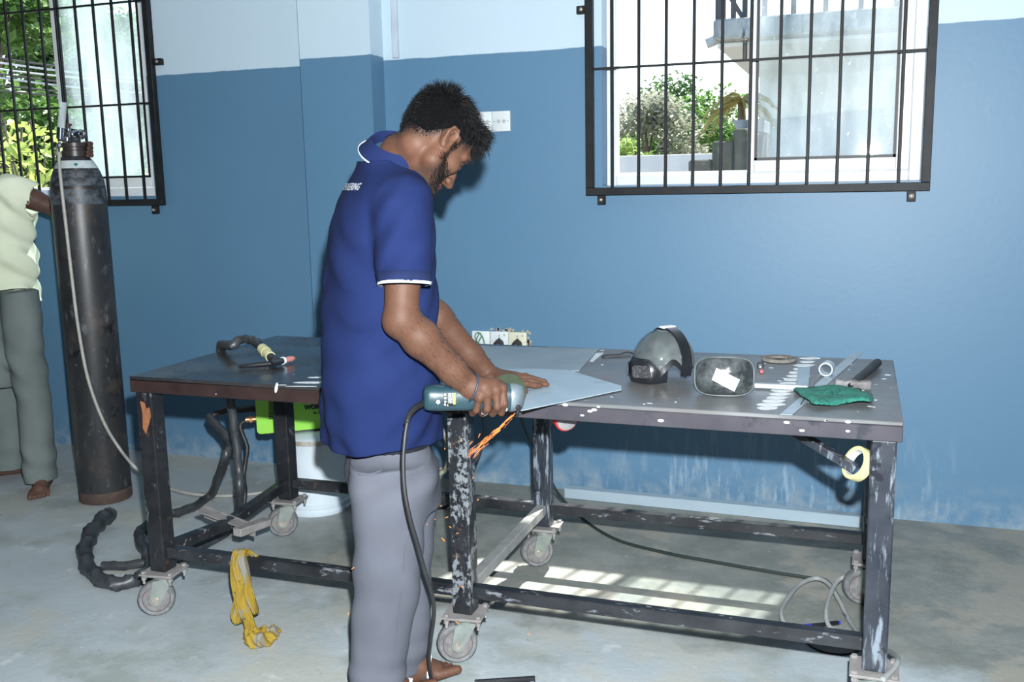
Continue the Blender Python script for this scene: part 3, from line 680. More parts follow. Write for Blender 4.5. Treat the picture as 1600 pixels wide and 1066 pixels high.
MB().lathe([(.005, 0), (.008, .004), (.0085, .32 * pd_.length), (.006, .325 * pd_.length)], pn0, pd_, 14).build('cap', M_BLUEP, pen)
MB().lathe([(.0065, .935 * pd_.length), (.0065, .985 * pd_.length), (.004, pd_.length)], pn0, pd_, 12).build('end_plug', M_BLUEP, pen)
p = at_z(1302, 1004, 0)
tag(MB().lathe([(.012, 0), (.085, .001), (.088, .003), (.085, .006), (.012, .008)], p, seg=36).build('cutting_disc', M_BLACKPL, origin=p), 'thin black disc lying flat on the floor under the front rail', 'disc')
a_, b_ = at_z(742, 1072, .012), at_z(836, 1066, .012)
tag(MB().bar(a_, b_, .035, .022, .003).bar(a_ + Vector((0, 0, .012)), b_ + Vector((0, 0, .012)), .008, .012).build('angle_iron', M_CHIPX, origin=(a_ + b_) / 2 - Vector((0, 0, .012))), 'short dark angle iron on the floor at the bottom edge', 'metal bar')
# grey power cable: plug at the wall, floor, loops by the right leg
M_CORD = pm('grey_flat_cable', (.25, .26, .26), (.32, .33, .33), 20, rough=.5)
M_DARKCORD = pm('dark_green_cord', (.022, .032, .030), rough=.45)
pts = [at_y(806, 545, 4.27), at_y(800, 600, 4.2), at_y(824, 680, 3.95), at_y(848, 716, 3.85), at_y(868, 765, 3.85), at_z(905, 806, .02), at_z(960, 842, .008), at_z(1040, 864, .008), at_z(1120, 879, .008), at_z(1200, 893, .008), at_z(1262, 903, .008),
       at_z(1290, 907, .012), at_z(1308, 930, .012), at_z(1322, 962, .012), at_z(1342, 990, .012)]
tag(MB().tube(pts, .0065, 8, 7).build('power_cord', M_DARKCORD, origin=at_z(1100, 876, 0)), 'thin dark cord trailing across the floor behind the back rail', 'cord')
pts = [at_z(1246, 990, .008), at_z(1226, 974, .02), at_z(1221, 955, .03), at_z(1233, 932, .03), at_z(1252, 912, .028), at_z(1276, 904, .028), at_z(1296, 914, .03), at_z(1312, 940, .02), at_z(1326, 968, .012), at_z(1346, 996, .03), at_z(1365, 1012, .06),
       at_z(1388, 1018, .10), at_z(1403, 1030, .16), at_z(1396, 1046, .165), at_z(1380, 1062, .165)]
P2_ = [at_z(1349, 906, .05), at_z(1330, 901, .07), at_z(1310, 907, .06), at_z(1297, 930, .045), at_z(1291, 955, .03), at_z(1294, 976, .012), at_z(1310, 988, .010), at_z(1345, 999, .010), at_z(1362, 1004, .010)]
tag(MB().tube(pts, .0075, 8, 7).build('grey_cable', M_CORD, origin=at_z(1260, 940, 0)), 'grey cable in a wide loop running on round the front right leg', 'cable')
tag(MB().tube(P2_, .0075, 8, 7).build('grey_cable', M_CORD, origin=at_z(1300, 950, 0)), 'grey cable in a narrow loop crossing the marker pen', 'cable')
pts = [at_y(778, 545, 4.27), at_y(757, 640, 3.9), at_y(757, 672, 3.7), at_y(750, 705, 3.6), at_y(733, 738, 3.6), at_z(700, 790, .02), at_z(660, 800, .012)]
tag(MB().tube(pts, .008, 8, 6).build('power_cord', M_RUBBER, origin=at_z(700, 790, 0)), 'black cord hanging behind the middle front leg', 'cord')
pts = [at_y(640, 650, 2.98), at_y(676, 658, 2.98), at_y(694, 678, 2.98), at_y(702, 706, 2.98), at_y(697, 732, 2.98), at_y(680, 752, 3.0), at_z(640, 830, .02), at_z(600, 850, .012)]
tag(MB().tube(pts, .0085, 8, 6).build('olive_hose', pm('olive_hose_rubber', (.16, .165, .12), rough=.5), origin=at_z(640, 830, 0)), 'olive hose looping beside the worker under the bench', 'hose')

# rag over the front rail
rz_ = lambda u, v: at_y(u, v, TY0 - .012)
M_RAG = pm('yellow_grey_rag', (.27, .18, .016), (.19, .18, .155), 13, .53, .60, rough=.85, stretch=(1.8, 1.4, .4), layers=(((.06, .05, .045), 22, .62, .68),), bp=.3, bscale=90)
g0 = at_z(408, 1000, .02)
def strip(b, pts, w0_, w1_, amp, nf, ph):                       # a hanging length of cloth with gathered folds
    P = spline(pts, 7); nS = 26; n = len(P); T, Bk = [], []
    for i, p in enumerate(P):
        f = i / (n - 1); w = w0_ + (w1_ - w0_) * f + .006 * math.sin(9 * f + ph); rt, rb = [], []
        for j in range(nS + 1):
            q = j / nS - .5; a = amp * (.45 + .75 * f); fo = math.sin(q * nf * 2 * PI + ph + 2.2 * math.sin(4 * f + ph)) + .5 * math.sin(q * nf * 4.6 * PI + 5 * f + ph * 2)
            o = Vector((q * w + .004 * math.sin(14 * f + 5 * q), -a * fo, .006 * math.sin(11 * q + ph) * f))
            rt.append(p + o + Vector((0, -.0012, 0))); rb.append(p + o + Vector((0, .0012, 0)))
        T.append(rt); Bk.append(rb)
    R = [t + k_[::-1] for t, k_ in zip(T, Bk)]; b.loft(R)
b = MB(); rt_ = Vector((0, .034, -.012))
strip(b, [rz_(371, 874) + Vector((0, .056, -.010)), rz_(371, 872) + Vector((0, .022, .020)), rz_(371, 876) + Vector((0, -.006, .010)), rz_(371, 900), rz_(372, 930), rz_(371, 955), rz_(371, 972)], .045, .030, .010, 2.2, .4)
strip(b, [rz_(378, 874) + Vector((0, .056, -.010)), rz_(378, 872) + Vector((0, .022, .021)), rz_(378, 876) + Vector((0, -.009, .011)), rz_(383, 905) + Vector((0, -.006, 0)), rz_(389, 935) + Vector((0, -.008, 0)), rz_(396, 957) + Vector((0, -.01, 0))], .040, .052, .012, 2.0, 2.1)
strip(b, [rz_(381, 905) + Vector((0, -.012, 0)), rz_(383, 935) + Vector((0, -.016, 0)), at_z(387, 968, .075), at_z(393, 990, .045), at_z(402, 1004, .014)], .034, .060, .010, 1.8, 3.9)
F = Field(np.arange(-1.92, -1.62, .0035), np.arange(2.42, 2.60, .0035), np.arange(-.006, .09, .0035))
F.chain([at_z(390, 992, .022), at_z(402, 999, .026), at_z(420, 990, .020), at_z(433, 986, .010)], [.022, .027, .021, .009], .015).cone(at_z(398, 1006, .012), at_z(425, 1002, .010), .014, .010)
F.wrinkle(lambda X, Y, Z: .0055 * np.sin(130 * X + 70 * Y + 5 * np.sin(50 * Z)) + .004 * np.sin(190 * Y - 90 * X + 60 * Z) + .0025 * np.sin(310 * X + 120 * Z))
F.add(lambda X, Y, Z: Z + 0 * X + 0 * Y, (-3, 2, -.2), (0, 3, -.001), 0, '-')
rag = thing('cleaning_rag', 'dirty yellow and grey rag hung over the front rail down to the floor', 'rag', (g0.x, g0.y, 0))
b.build('hanging_folds', M_RAG, rag, 180); field_object('crumpled_end', F, M_RAG, rag)
# ------------------------------------------------------------------ things on the bench
def cam_dirs(p):                                                # level directions seen from the camera: right, away
    d = Vector(p) - CAM; d.z = 0; d.normalize(); return Vector((d.y, -d.x, 0)), d
# metal sheets
def sheet(name, pts, z, th, m, label):
    o = MB().prism([at_z(u, v, z) for u, v in pts], th).build(name, m, smooth=0, origin=at_z(*pts[0], z)); return tag(o, label, 'metal sheet')
sheet('steel_sheet', ((936, 546), (905, 580), (760, 588), (700, 580), (752, 541)), TZ + .0008, .0022, M_SHEET2, 'grey steel sheet lying flat at the back edge of the bench')
sheet('galvanised_sheet', ((888, 579.5), (971, 604), (971, 610), (815, 642.5), (700, 640), (690, 600), (735, 579), (826, 577)), TZ + .0042, .0022, M_SHEET1, 'pale bluish steel sheet with pointed corner being cut by the grinder')
o = MB().prism([at_z(u, v, TZ + .0004) for u, v in ((931, 552), (944, 551), (926, 566), (921, 565))], .0003).build('paper_scrap', M_PLASTIC, smooth=0, origin=at_z(931, 558, TZ))
tag(o, 'white paper sliver poking out beside the rear steel sheet', 'paper')

# face shield helmet
hc = at_z(1038, 592, TZ); r_, a_ = cam_dirs(hc)
fd_ = (-r_ * .80 - a_ * .60).normalized(); sd2 = Vector((-fd_.y, fd_.x, 0)); UP = Vector((0, 0, 1))
mask = thing('face_shield', 'clear domed face shield with black chin guard standing on the bench', 'face shield', hc)
M_SMOKE, t_, bs_, N_, L_ = nodes('smoky_clear_visor'); bs_.inputs['Alpha'].default_value = .46; bs_.inputs['Roughness'].default_value = .07
L_(mix(t_, ramp(t_, noise(t_, 9, 6), .4, .7), (.10, .12, .125), (.26, .29, .29)), bs_.inputs['Base Color']); bs_.inputs['Coat Weight'].default_value = .5
M_FOAM = pm('grey_lining', (.10, .11, .11), (.2, .21, .2), 20, rough=.9)
def dome(az, el, k=1.0):                                        # az from front, el from equator
    ce = math.cos(el)
    return hc + fd_ * (math.cos(az) * ce * .103 * k + .0) + sd2 * (math.sin(az) * ce * .092 * k) + UP * (.058 + math.sin(el) * .100 * k)
def dome_patch(az0, az1, lo, hi, k, th, na=30, ne=12):
    b = MB(); R = []
    for kk in (k, k - th):
        G = [[b.bm.verts.new(dome(az0 + (az1 - az0) * i / na, (lo(az0 + (az1 - az0) * i / na) * (1 - j / ne) + hi * j / ne), kk)) for j in range(ne + 1)] for i in range(na + 1)]
        R.append(G)
    A, B = R
    for i in range(na):
        for j in range(ne):
            b.bm.faces.new((A[i][j], A[i + 1][j], A[i + 1][j + 1], A[i][j + 1])); b.bm.faces.new((B[i][j], B[i][j + 1], B[i + 1][j + 1], B[i + 1][j]))
        b.bm.faces.new((A[i][0], B[i][0], B[i + 1][0], A[i + 1][0])); b.bm.faces.new((A[i][ne], A[i + 1][ne], B[i + 1][ne], B[i][ne]))
    for j in range(ne):
        b.bm.faces.new((A[0][j], A[0][j + 1], B[0][j + 1], B[0][j])); b.bm.faces.new((A[na][j], B[na][j], B[na][j + 1], A[na][j + 1]))
    return b
arch = lambda az: -.52 + .55 * math.exp(-((abs(az) - 1.25) / .38) ** 2)        # the lower rim rises over each cheek
dome_patch(-1.62, 1.62, lambda az: arch(az) + .12, 1.50, 1.0, .02).build('visor', M_SMOKE, mask, 180)
dome_patch(-1.75, 1.75, lambda az: arch(az) - .03, 0.0, 1.03, .06, 36, 1)if 0 else None
b = MB(); R = []
for i in range(41):                                             # black rim that follows the lower edge
    az = -1.75 + 3.5 * i / 40; lo = arch(az); R.append([dome(az, lo - .02, 1.045), dome(az, lo + .17, 1.03), dome(az, lo + .17, .96), dome(az, lo - .02, .95)])
b.loft(R).build('lower_rim', M_BLACKPL, mask)
b = MB(); R = []
for i in range(31):                                             # band over the crown
    el = -.35 + (PI + .7) * i / 30; p = lambda k, s: hc + UP * (.058 + math.sin(el) * .100 * k) + sd2 * (math.cos(el) * .095 * k) - fd_ * (.012 + s)
    R.append([p(1.05, -.016), p(1.05, .018), p(.95, .018), p(.95, -.016)])
b.loft(R).build('head_band', M_BLACKPL, mask)
b = MB(); p = hc + UP * .163 - fd_ * .01; b.box(p, (.05, .026, .006), Matrix((fd_, sd2, UP)).transposed().to_4x4(), bev=.002)
b.build('white_clip', M_PLASTIC, mask)
dome_patch(1.75, 4.53, lambda az: -.25, 1.35, .93, .03, 20, 8).build('lining', M_FOAM, mask, 180)
# chin guard with perforated grille
RMm = Matrix((fd_, sd2, UP)).transposed(); R = []
for k in range(9):
    t = k / 8; z = .002 + t * .075; w = .050 + .022 * math.sin(PI * (.2 + .7 * t)); dpt = .100 + .022 * math.sin(PI * (.15 + .6 * t)) - .012 * t
    ring = [hc + UP * z + fd_ * (dpt * (1 - .28 * abs(math.sin(an / 2 * 1.0)) ** 3) if 0 else dpt * math.cos(an) ** .5 if abs(an) < 1.5 else .03) + sd2 * (w * math.copysign(abs(math.sin(an)) ** .8, an)) for an in [(-1.45 + 2.9 * i / 14) for i in range(15)]]
    ring += [hc + UP * z + fd_ * .055 + sd2 * (w * .85), hc + UP * z + fd_ * .055 - sd2 * (w * .85)]
    R.append(ring)
MB().loft(R).build('chin_guard', M_BLACKPL, mask, 60)
M_GRID = pm('perforated_dark_grille', (.05, .055, .06), (.012, .012, .014), 190, .45, .5, rough=.6)
for sgn in (-1, 1):
    b = MB(); c0 = hc + UP * .040 + fd_ * .1105 + sd2 * sgn * .034; n = (fd_ * .80 + sd2 * sgn * .60).normalized(); t = UP.cross(n)
    b.prism([c0 + t * x * .029 + UP * z * .019 for x, z in ((-1, -.7), (-.8, -1), (.8, -1), (1, -.7), (.9, .8), (.6, 1), (-.7, 1), (-1, .7))], .003, n)
    b.build('grille', M_GRID, mask)
pts = [hc + fd_ * -.02 - r_ * .06 + a_ * .06 + UP * .03, at_z(985, 551, TZ + .008), at_z(966, 554, TZ + .004), at_z(948, 555, TZ + .003), at_z(941, 557, TZ + .003), at_z(946, 559, TZ + .003), at_z(970, 558, TZ + .003), at_z(985, 557, TZ + .004)]
MB().tube(pts, .0022, 6, 6).build('strap', M_RUBBER, mask)

# spare lens with sticker
lc = at_z(1131, 622, TZ); r_, a_ = cam_dirs(lc)
lens = thing('visor_lens', 'spare smoky visor lens with a white sticker standing on the bench', 'visor lens', lc)
tilt = .10; n_ = (-a_ * math.cos(tilt) + UP * math.sin(tilt)).normalized(); v_ = n_.cross(-r_) * -1
v_ = (UP - n_ * n_.z).normalized(); c_ = lc + v_ * .0590 + a_ * .012
def superpt(x, y, bulge): return c_ + r_ * x + v_ * y + n_ * bulge
b = MB(); R = []
W2_, H2_ = .083, .055
for k, (s, dpt) in enumerate(((.90, -.036), (.96, -.038), (1.0, -.02), (1.0, -.004), (.97, .008), (.90, .016), (.75, .024), (.5, .030), (.22, .032))):
    ring = []
    for i in range(40):
        an = 2 * PI * i / 40; cx_, sx_ = math.cos(an), math.sin(an); e = 2 / 3.6
        x, y = W2_ * s * math.copysign(abs(cx_) ** e, cx_), H2_ * s * math.copysign(abs(sx_) ** e, sx_)
        ring.append(superpt(x, y, dpt - 1.6 * x * x))
    R.append(ring)
M_LENS, t_, bs_, N_, L_ = nodes('dark_dusty_lens'); bs_.inputs['Roughness'].default_value = .16; bs_.inputs['Alpha'].default_value = .86; bs_.inputs['Coat Weight'].default_value = .6
L_(mix(t_, ramp(t_, noise(t_, 22, 7, .7), .42, .75), (.028, .033, .035), (.15, .165, .17)), bs_.inputs['Base Color'])
b.loft(R).build('lens', M_LENS, lens, 60)
b = MB(); ring = []
for i in range(48):
    an = 2 * PI * i / 48; cx_, sx_ = math.cos(an), math.sin(an); e = 2 / 3.6
    x, y = W2_ * .985 * math.copysign(abs(cx_) ** e, cx_), H2_ * .985 * math.copysign(abs(sx_) ** e, sx_); ring.append(superpt(x, y, .003 - 1.6 * x * x))
b.tube(ring, .0034, 6, 1, closed=True).build('rim', pm('pale_plastic_rim', (.11, .125, .13), (.06, .07, .075), 14, rough=.3), lens)
ca_, sa_ = math.cos(-.33), math.sin(-.33)
pts = [(1112.5, 587), (1119, 579), (1155, 597), (1144, 618)] 
cx0, cy0 = 1132, 598; sp = []
for u, v in ((1119, 580), (1155, 598), (1147, 617), (1112, 599)):
    x, y = (u - 1131) / 560, (595 - v) / 560; sp.append(superpt(x, y, .0350 - 1.6 * x * x - 1.0 * y * y))
stk = MB().prism(sp, .0012, n_).build('sticker', pm('white_sticker', (.46, .49, .52), (.40, .43, .46), 80, rough=.5), lens)
for fx, fy, rr_ in ((.5, .5, .006), (.24, .30, .0022), (.76, .66, .0026)):
    p = sp[0].lerp(sp[1], fx).lerp(sp[3].lerp(sp[2], fx), fy) + n_ * .0012; MB().cyl(p, p + n_ * .0006, rr_, seg=14).build('printed_mark', pm('grey_print', (.35, .38, .42)), stk)

# grinding flap disc
p = at_z(1217, 564, TZ)
disc = thing('flap_disc', 'round worn grey grinding disc lying flat near the back edge', 'grinding disc', p)
b = MB(); R = []
for k in range(72):
    an = 2 * PI * k / 72; d = Vector((math.cos(an), math.sin(an), 0)); j = .0012 * (k % 2)
    R.append([p + d * .030 + UP * .003, p + d * .030 + UP * .010, p + d * .054 + UP * (.012 + j), p + d * (.058 + j) + UP * .008, p + d * .058 + UP * .003])
for k in range(72):
    A, B = R[k], R[(k + 1) % 72]
R.append(R[0]); b.loft(R, False).build('abrasive_ring', pm('worn_tan_abrasive', (.22, .20, .18), (.14, .13, .12), 70, rough=.95, bp=.4), disc, 30)
MB().lathe([(.012, .002), (.032, .002), (.032, .005), (.012, .005)], p, seg=30, caps=False).build('backing', pm('brown_disc_backing', (.12, .10, .09), rough=.8), disc)
# small clip
p = at_z(1190, 580, TZ); r_, a_ = cam_dirs(p); RMc = Matrix((r_, a_, UP)).transposed().to_4x4()
clip = thing('test_clip', 'tiny black clip with blue and red end between lens and disc', 'clip', p)
MB().box(p + UP * .016 - r_ * .004 + a_ * .01, (.020, .016, .020), RMc, bev=.003).box(p + UP * .023 + a_ * .012, (.028, .006, .004), RMc).build('body', M_BLACKPL, clip)
MB().ball(p + UP * .013 - a_ * .001 - r_ * .004, .005, seg=10).build('metal_eye', M_STEEL, clip)
MB().cyl(p + UP * .007 - a_ * .002, p + UP * .007 - a_ * .022, .0055, seg=12).build('blue_neck', pm('blue_sleeve', (.10, .16, .26)), clip)
MB().cyl(p + UP * .007 - a_ * .022, p + UP * .007 - a_ * .045, .006, .0055, seg=12).build('red_tip', pm('red_sleeve', (.55, .10, .11)), clip)
# steel rule, try square
q_ = lambda u, v, z=.001: at_z(u, v, TZ + z)
rule = MB().prism([q_(1219, 648), q_(1238, 649), q_(1348, 552.5), q_(1333, 551.5)], .0015).build('steel_rule', M_STEEL, smooth=0, origin=q_(1280, 600, 0)); tag(rule, 'long steel rule lying diagonally across the right end of the bench', 'ruler')
sq = thing('try_square', 'steel try square with its stock toward the lens and half under green pad', 'try square', q_(1215, 603, 0))
MB().bar(q_(1179, 602, .011), q_(1262, 606, .011), .018, .014, .0015).build('stock', pm('grey_square_stock', (.30, .32, .35), (.36, .38, .42), 20, rough=.6, metal=.0), sq)
MB().prism([q_(1244, 604, .010), q_(1263, 605, .010), q_(1266, 574, .006), q_(1247, 573, .006)], .0012).build('blade', M_STEEL, sq, smooth=0)
# pipe ring standing on its edge
p = at_z(1291, 587, TZ + .0025); r_, a_ = cam_dirs(p); ad = (a_ + r_ * .15).normalized(); c_ = p + UP * .0215
b = MB().lathe([(.0170, -.014), (.0212, -.014), (.0215, -.012), (.0215, .03), (.0170, .03), (.0170, -.014)], c_, ad, 36, caps=False)
tag(b.build('pipe_ring', pm('bright_aluminium', (.55, .60, .62), (.42, .46, .48), 30, rough=.3, metal=.3), origin=p), 'short bright metal pipe ring standing on the steel rule', 'pipe ring')
pts = [at_z(1283, 584, TZ + .006), at_z(1277, 591, TZ + .012), at_z(1271, 602, TZ + .016), at_z(1264, 612, TZ + .016), at_z(1256, 624, TZ + .012), at_z(1251, 632, TZ + .003)]
tag(MB().tube(pts, .0014, 6, 6).build('bent_wire', M_BLACKPL, origin=pts[0]), 'thin bent dark wire running under the green pad', 'wire')
# hammer
h_a, h_b = q_(1305, 600, .017), q_(1361, 602, .017)
ham = thing('hammer', 'small steel hammer with black rubber grip at the right end of the bench', 'hammer', q_(1336, 598, 0))
hd_ = (h_b - h_a).normalized(); ha = UP.cross(hd_).normalized(); R = []
HL = (h_b - h_a).length
for t, w, h in ((0, .009, .014), (.03, .011, .0155), (.20, .0115, .0155), (.26, .0085, .011), (.36, .012, .0145), (.56, .012, .0145), (.66, .0085, .0105), (.74, .011, .0135), (.97, .0125, .0150), (1, .0105, .0130)):
    c_ = h_a + hd_ * HL * t; R.append([c_ + ha * w * math.copysign(abs(math.cos(an)) ** .6, math.cos(an)) + UP * h * math.copysign(abs(math.sin(an)) ** .6, math.sin(an)) for an in [2 * PI * k / 16 + .2 for k in range(16)]])
MB().loft(R).build('head', pm('worn_hammer_steel', (.17, .165, .17), (.10, .095, .095), 26, rough=.6, metal=.1, layers=(((.30, .29, .29), 40, .6, .7),)), ham, 50)
e0 = h_a + hd_ * HL * .46; e1 = q_(1372, 566, .017); hv = (e1 - e0).normalized()
MB().lathe([(.0062, -.016), (.0062, .03), (.0085, .034), (.0115, .05), (.0125, .10), (.0115, .15), (.0135, (e1 - e0).length - .01), (.011, (e1 - e0).length)], e0, hv, 18).build('handle', pm('black_grip_rubber', (.018, .02, .023), (.035, .04, .045), 30, rough=.7), ham)
MB().lathe([(.0045, -.0185), (.0075, -.0175), (.0075, -.012)], e0, hv, 14).build('eye', M_BLACKPL, ham)
# green scouring pad
out = [(1241, 603), (1262, 602), (1300, 602), (1337, 604), (1352, 609), (1363, 614), (1362, 625), (1340, 625), (1315, 626), (1290, 628), (1272, 627.5), (1258, 620), (1248, 612)]
P = spline([at_z(u, v, TZ + .020) for u, v in out], 4, True); rnd = random.Random(2); cen = sum(P, Vector()) / len(P)
b = MB(); T, B = [], []
NR = 7
for k in range(NR + 1):
    f = 1 - k / NR * .93; rt, rb_ = [], []
    for i, p in enumerate(P):
        w = cen.lerp(p, f) + Vector((rnd.uniform(-.0015, .0015), rnd.uniform(-.0015, .0015), 0)); z = .014 + .003 * math.sin(w.x * 38 + w.y * 21) + .002 * math.sin(w.y * 70) + rnd.uniform(0, .0022)
        rt.append(Vector((w.x, w.y, TZ + z + .006 * (1 - (1 if k == 0 else 0) * .8)))); rb_.append(Vector((w.x, w.y, TZ + z - .003)))
    T.append(rt); B.append(rb_)
b.loft(B[::-1] + T)
pad = b.build('scouring_pad', pm('green_scouring_fibre', (.014, .14, .105), (.03, .22, .165), 60, rough=1, bp=.8, bscale=240, layers=(((.005, .045, .035), 130, .55, .66),)), smooth=180, origin=at_z(1300, 615, TZ))
tag(pad, 'crumpled dark green scouring pad at the right end of the bench', 'scouring pad')
# tape roll on the hook bar
p = at_y(1340, 725, 2.74); axd = (CR * .88 - CU * .38 + CF * .28).normalized()
tape = thing('tape_roll', 'roll of yellow masking tape hung on the angled bar under the bench', 'tape', p)
MB().lathe([(.038, -.0125), (.0475, -.0125), (.048, -.011), (.048, .011), (.0475, .0125), (.038, .0125)], p, axd, 40, caps=False).build('tape', pm('pale_yellow_tape', (.58, .56, .30), (.54, .52, .27), 12, rough=.6), tape)
MB().lathe([(.0365, -.0124), (.038, -.0124), (.038, .0124), (.0365, .0124), (.0365, -.0124)], p, axd, 36, caps=False).build('core', pm('white_tape_core', (.62, .62, .58), rough=.8), tape)
# red-rimmed disc under the edge
p = at_y(884, 655, 2.70); axd = Vector((.62, -.75, -.15)).normalized()
mg = thing('magnet_disc', 'grey disc with red rim stuck under the bench edge by the back leg', 'magnet', p)
MB().lathe([(.030, -.03), (.036, -.028), (.036, .006), (.032, .008)], p, axd, 32).build('rim', M_RED, mg)
MB().lathe([(.031, .004), (.031, .012), (.028, .014), (.004, .0145)], p + axd * .0, axd, 32).build('face', pm('grey_magnet_face', (.28, .26, .27), (.2, .19, .2), 30, rough=.5), mg)
MB().cyl(p - axd * .025, Vector((p.x - .02, p.y + .03, TZ - .012)), .012, seg=12).build('stem', M_BLACKPL, mg)

# ------------------------------------------------------------------ sockets on the wall
def plate(x, z, w, h, th, parent, m=None):
    return MB().box((x, WY - th / 2, z), (w, th, h), bev=.002, seg=2).build('plate', m or M_PLASTIC, parent)
def dots(pl, x, z, offs, th, m=None, r=.0022):
    for dx, dz in offs: MB().cyl((x + dx, WY - th, z + dz), (x + dx, WY - th - .001, z + dz), r, seg=10).build('hole', m or M_GASKET, pl)
M_MARK = pm('grey_socket_hole', (.42, .45, .47))
sw = thing('wall_socket', 'pair of white blank socket plates high on the wall behind his head', 'socket', (-1.60, WY, 1.74))
for x, w in ((-1.655, .07), (-1.574, .088)):
    pl = plate(x, 1.738, w, .092, .014, sw); dots(pl, x, 1.738, ((-w * .38, 0), (w * .38, 0)), .014)
    dots(pl, x, 1.738, ((-.012, 0), (.014, 0)), .014, M_MARK, .009)
lo = thing('wall_socket', 'row of three white sockets low on the wall with black plugs', 'socket', (-1.61, WY, .72))
for i, x in enumerate((-1.700, -1.606, -1.514)):
    pl = plate(x, .712, .090, .092, .016, lo, M_PLASTIC if i < 2 else pm('yellowed_plastic', (.66, .66, .55), (.60, .58, .44), 14, rough=.5))
    if i: 
        dots(pl, x, .712, ((-.035, 0), (.037, 0)), .016, M_MARK, .0025); dots(pl, x, .712, ((.0, .026), (.026, .03)), .016, M_MARK, .006)
        b = MB().cyl((x, WY - .016, .700), (x, WY - .05, .696), .024, .02, seg=18).ball((x, WY - .05, .696), (.02, .012, .02)).box((x + .002, WY - .02, .722), (.008, .01, .012))
        b.build('plug', M_RUBBER, lo)
pts = [(-1.73, WY - .03, .68), (-1.715, WY - .035, .72), (-1.70, WY - .03, .75), (-1.69, WY - .035, .735), (-1.705, WY - .04, .70), (-1.69, WY - .03, .67), (-1.675, WY - .035, .70), (-1.69, WY - .03, .74), (-1.712, WY - .03, .752), (-1.722, WY - .035, .73), (-1.70, WY - .035, .69), (-1.68, WY - .03, .66)]
MB().tube(pts, .0028, 6, 6).build('wire', pm('green_wire', (.03, .16, .09), rough=.5), lo)
pts = [(-1.70, WY - .03, .70), (-1.73, WY - .05, .69), (-1.78, WY - .07, .67), (-1.80, WY - .08, .62)]
MB().tube(pts, .003, 6, 6).build('wire', pm('grey_wire', (.25, .26, .26), rough=.5), lo)
b = MB(); rnd = random.Random(8)
for x, z, w, h in ((-1.565, .762, .19, .012), (-1.463, .712, .012, .10)):
    for i in range(10): b.box((x + rnd.uniform(-.5, .5) * w, WY - .001, z + rnd.uniform(-.5, .5) * h), (rnd.uniform(.01, .03), .003, rnd.uniform(.006, .016)), (0, rnd.uniform(0, 3), 0))
k = b.build('chipped_plaster', pm('bare_plaster', (.40, .36, .28), rough=.9), lo, smooth=0); k['kind'] = 'stuff'
# ------------------------------------------------------------------ the worker
def tone_material(name, rough=.5, bp=.15, bscale=180, spec=.4, sheen=0):
    m, t, bs, N, L = nodes(name); a = N('ShaderNodeAttribute'); a.attribute_name = 'tone'
    v = mix(t, ramp(t, noise(t, 45, 5), .35, .7), (.92, .92, .92), (1.06, 1.06, 1.06))
    mm = N('ShaderNodeMix'); mm.data_type = 'RGBA'; mm.blend_type = 'MULTIPLY'; mm.inputs[0].default_value = 1; L(a.outputs['Color'], mm.inputs[6]); L(v, mm.inputs[7])
    L(mm.outputs[2], bs.inputs['Base Color']); bs.inputs['Roughness'].default_value = rough; bs.inputs['Specular IOR Level'].default_value = spec
    if bp: bump(t, bs, noise(t, bscale, 4), bp, .002)
    return m
def cloth(name, c1, c2, weave=700, rough=.9, layers=()):
    return pm(name, c1, c2, 5, rough=rough, bp=.25, bscale=weave, spec=.15, layers=layers)
def npv(v): return np.array(v, float)
def plane_rows(rows, y):                                        # silhouette rows (v, u left, u right) -> centre and half width seen
    out = []
    for v, ul, ur in rows:
        a, b = at_y(ul, v, y), at_y(ur, v, y); c = (a + b) / 2
        out.append((c, (b - a).length * .905 / 2))
    return out
FW = np.array([.774, .633, 0]); SD = np.array([.633, -.774, 0])     # which way he faces, and his right-hand side
TH_ = math.radians(20)
YC = 2.386
SKIN = np.array([.102, .048, .030])

def torso_secs(rows, widths, y=YC, grow=0, theta=TH_):
    s = []
    for (c, e), w in zip(plane_rows(rows, y), widths):
        d = math.sqrt(max(.075 ** 2, e * e - (w * math.sin(theta)) ** 2)) / math.cos(theta)
        s.append((c.z, c.x, c.y, w + grow, min(d, .2) + grow))
    return s
rows = [(722, 514, 688), (700, 512, 688), (650, 507, 688), (600, 505, 687), (550, 505, 685), (500, 506, 684), (450, 508, 683), (400, 511, 682), (360, 514, 680), (330, 520, 678), (306, 528, 674), (285, 541, 664), (268, 556, 652), (252, 574, 645)]
wid = [.182, .182, .182, .182, .182, .184, .188, .196, .203, .204, .198, .172, .120, .080]
shoulderR = npv(at_y(634, 318, 2.265)); elbowR = npv(at_y(627, 498, 2.20)); wristR = npv(at_y(734, 606, 2.325))
shoulderL = shoulderR - SD * .33 + np.array([0.02, 0.0, .01]); elbowL = npv(at_y(650, 462, 2.62)); wristL = npv(at_y(764, 585, 2.73))
# head frame: bent down and turned a little away from us
rh, fh, up = np.array([.942, .334, 0]), np.array([-.334, .942, 0]), np.array([0, 0, 1.])
PIT, YAW = math.radians(50), math.radians(41)
lv = math.cos(YAW) * rh + math.sin(YAW) * fh
hF = math.cos(PIT) * lv - math.sin(PIT) * up; hU = math.sin(PIT) * lv + math.cos(PIT) * up; hR = np.cross(hF, hU)
ear = npv(at_y(702, 220, 2.355)); H0 = ear - hR * .073
RH = np.array([hF, hU, hR])
def hp(f, u, s): return H0 + hF * f + hU * u + hR * s
def hloc(P): return (P - H0) @ RH.T
neckB = npv(at_y(617, 262, YC)); 

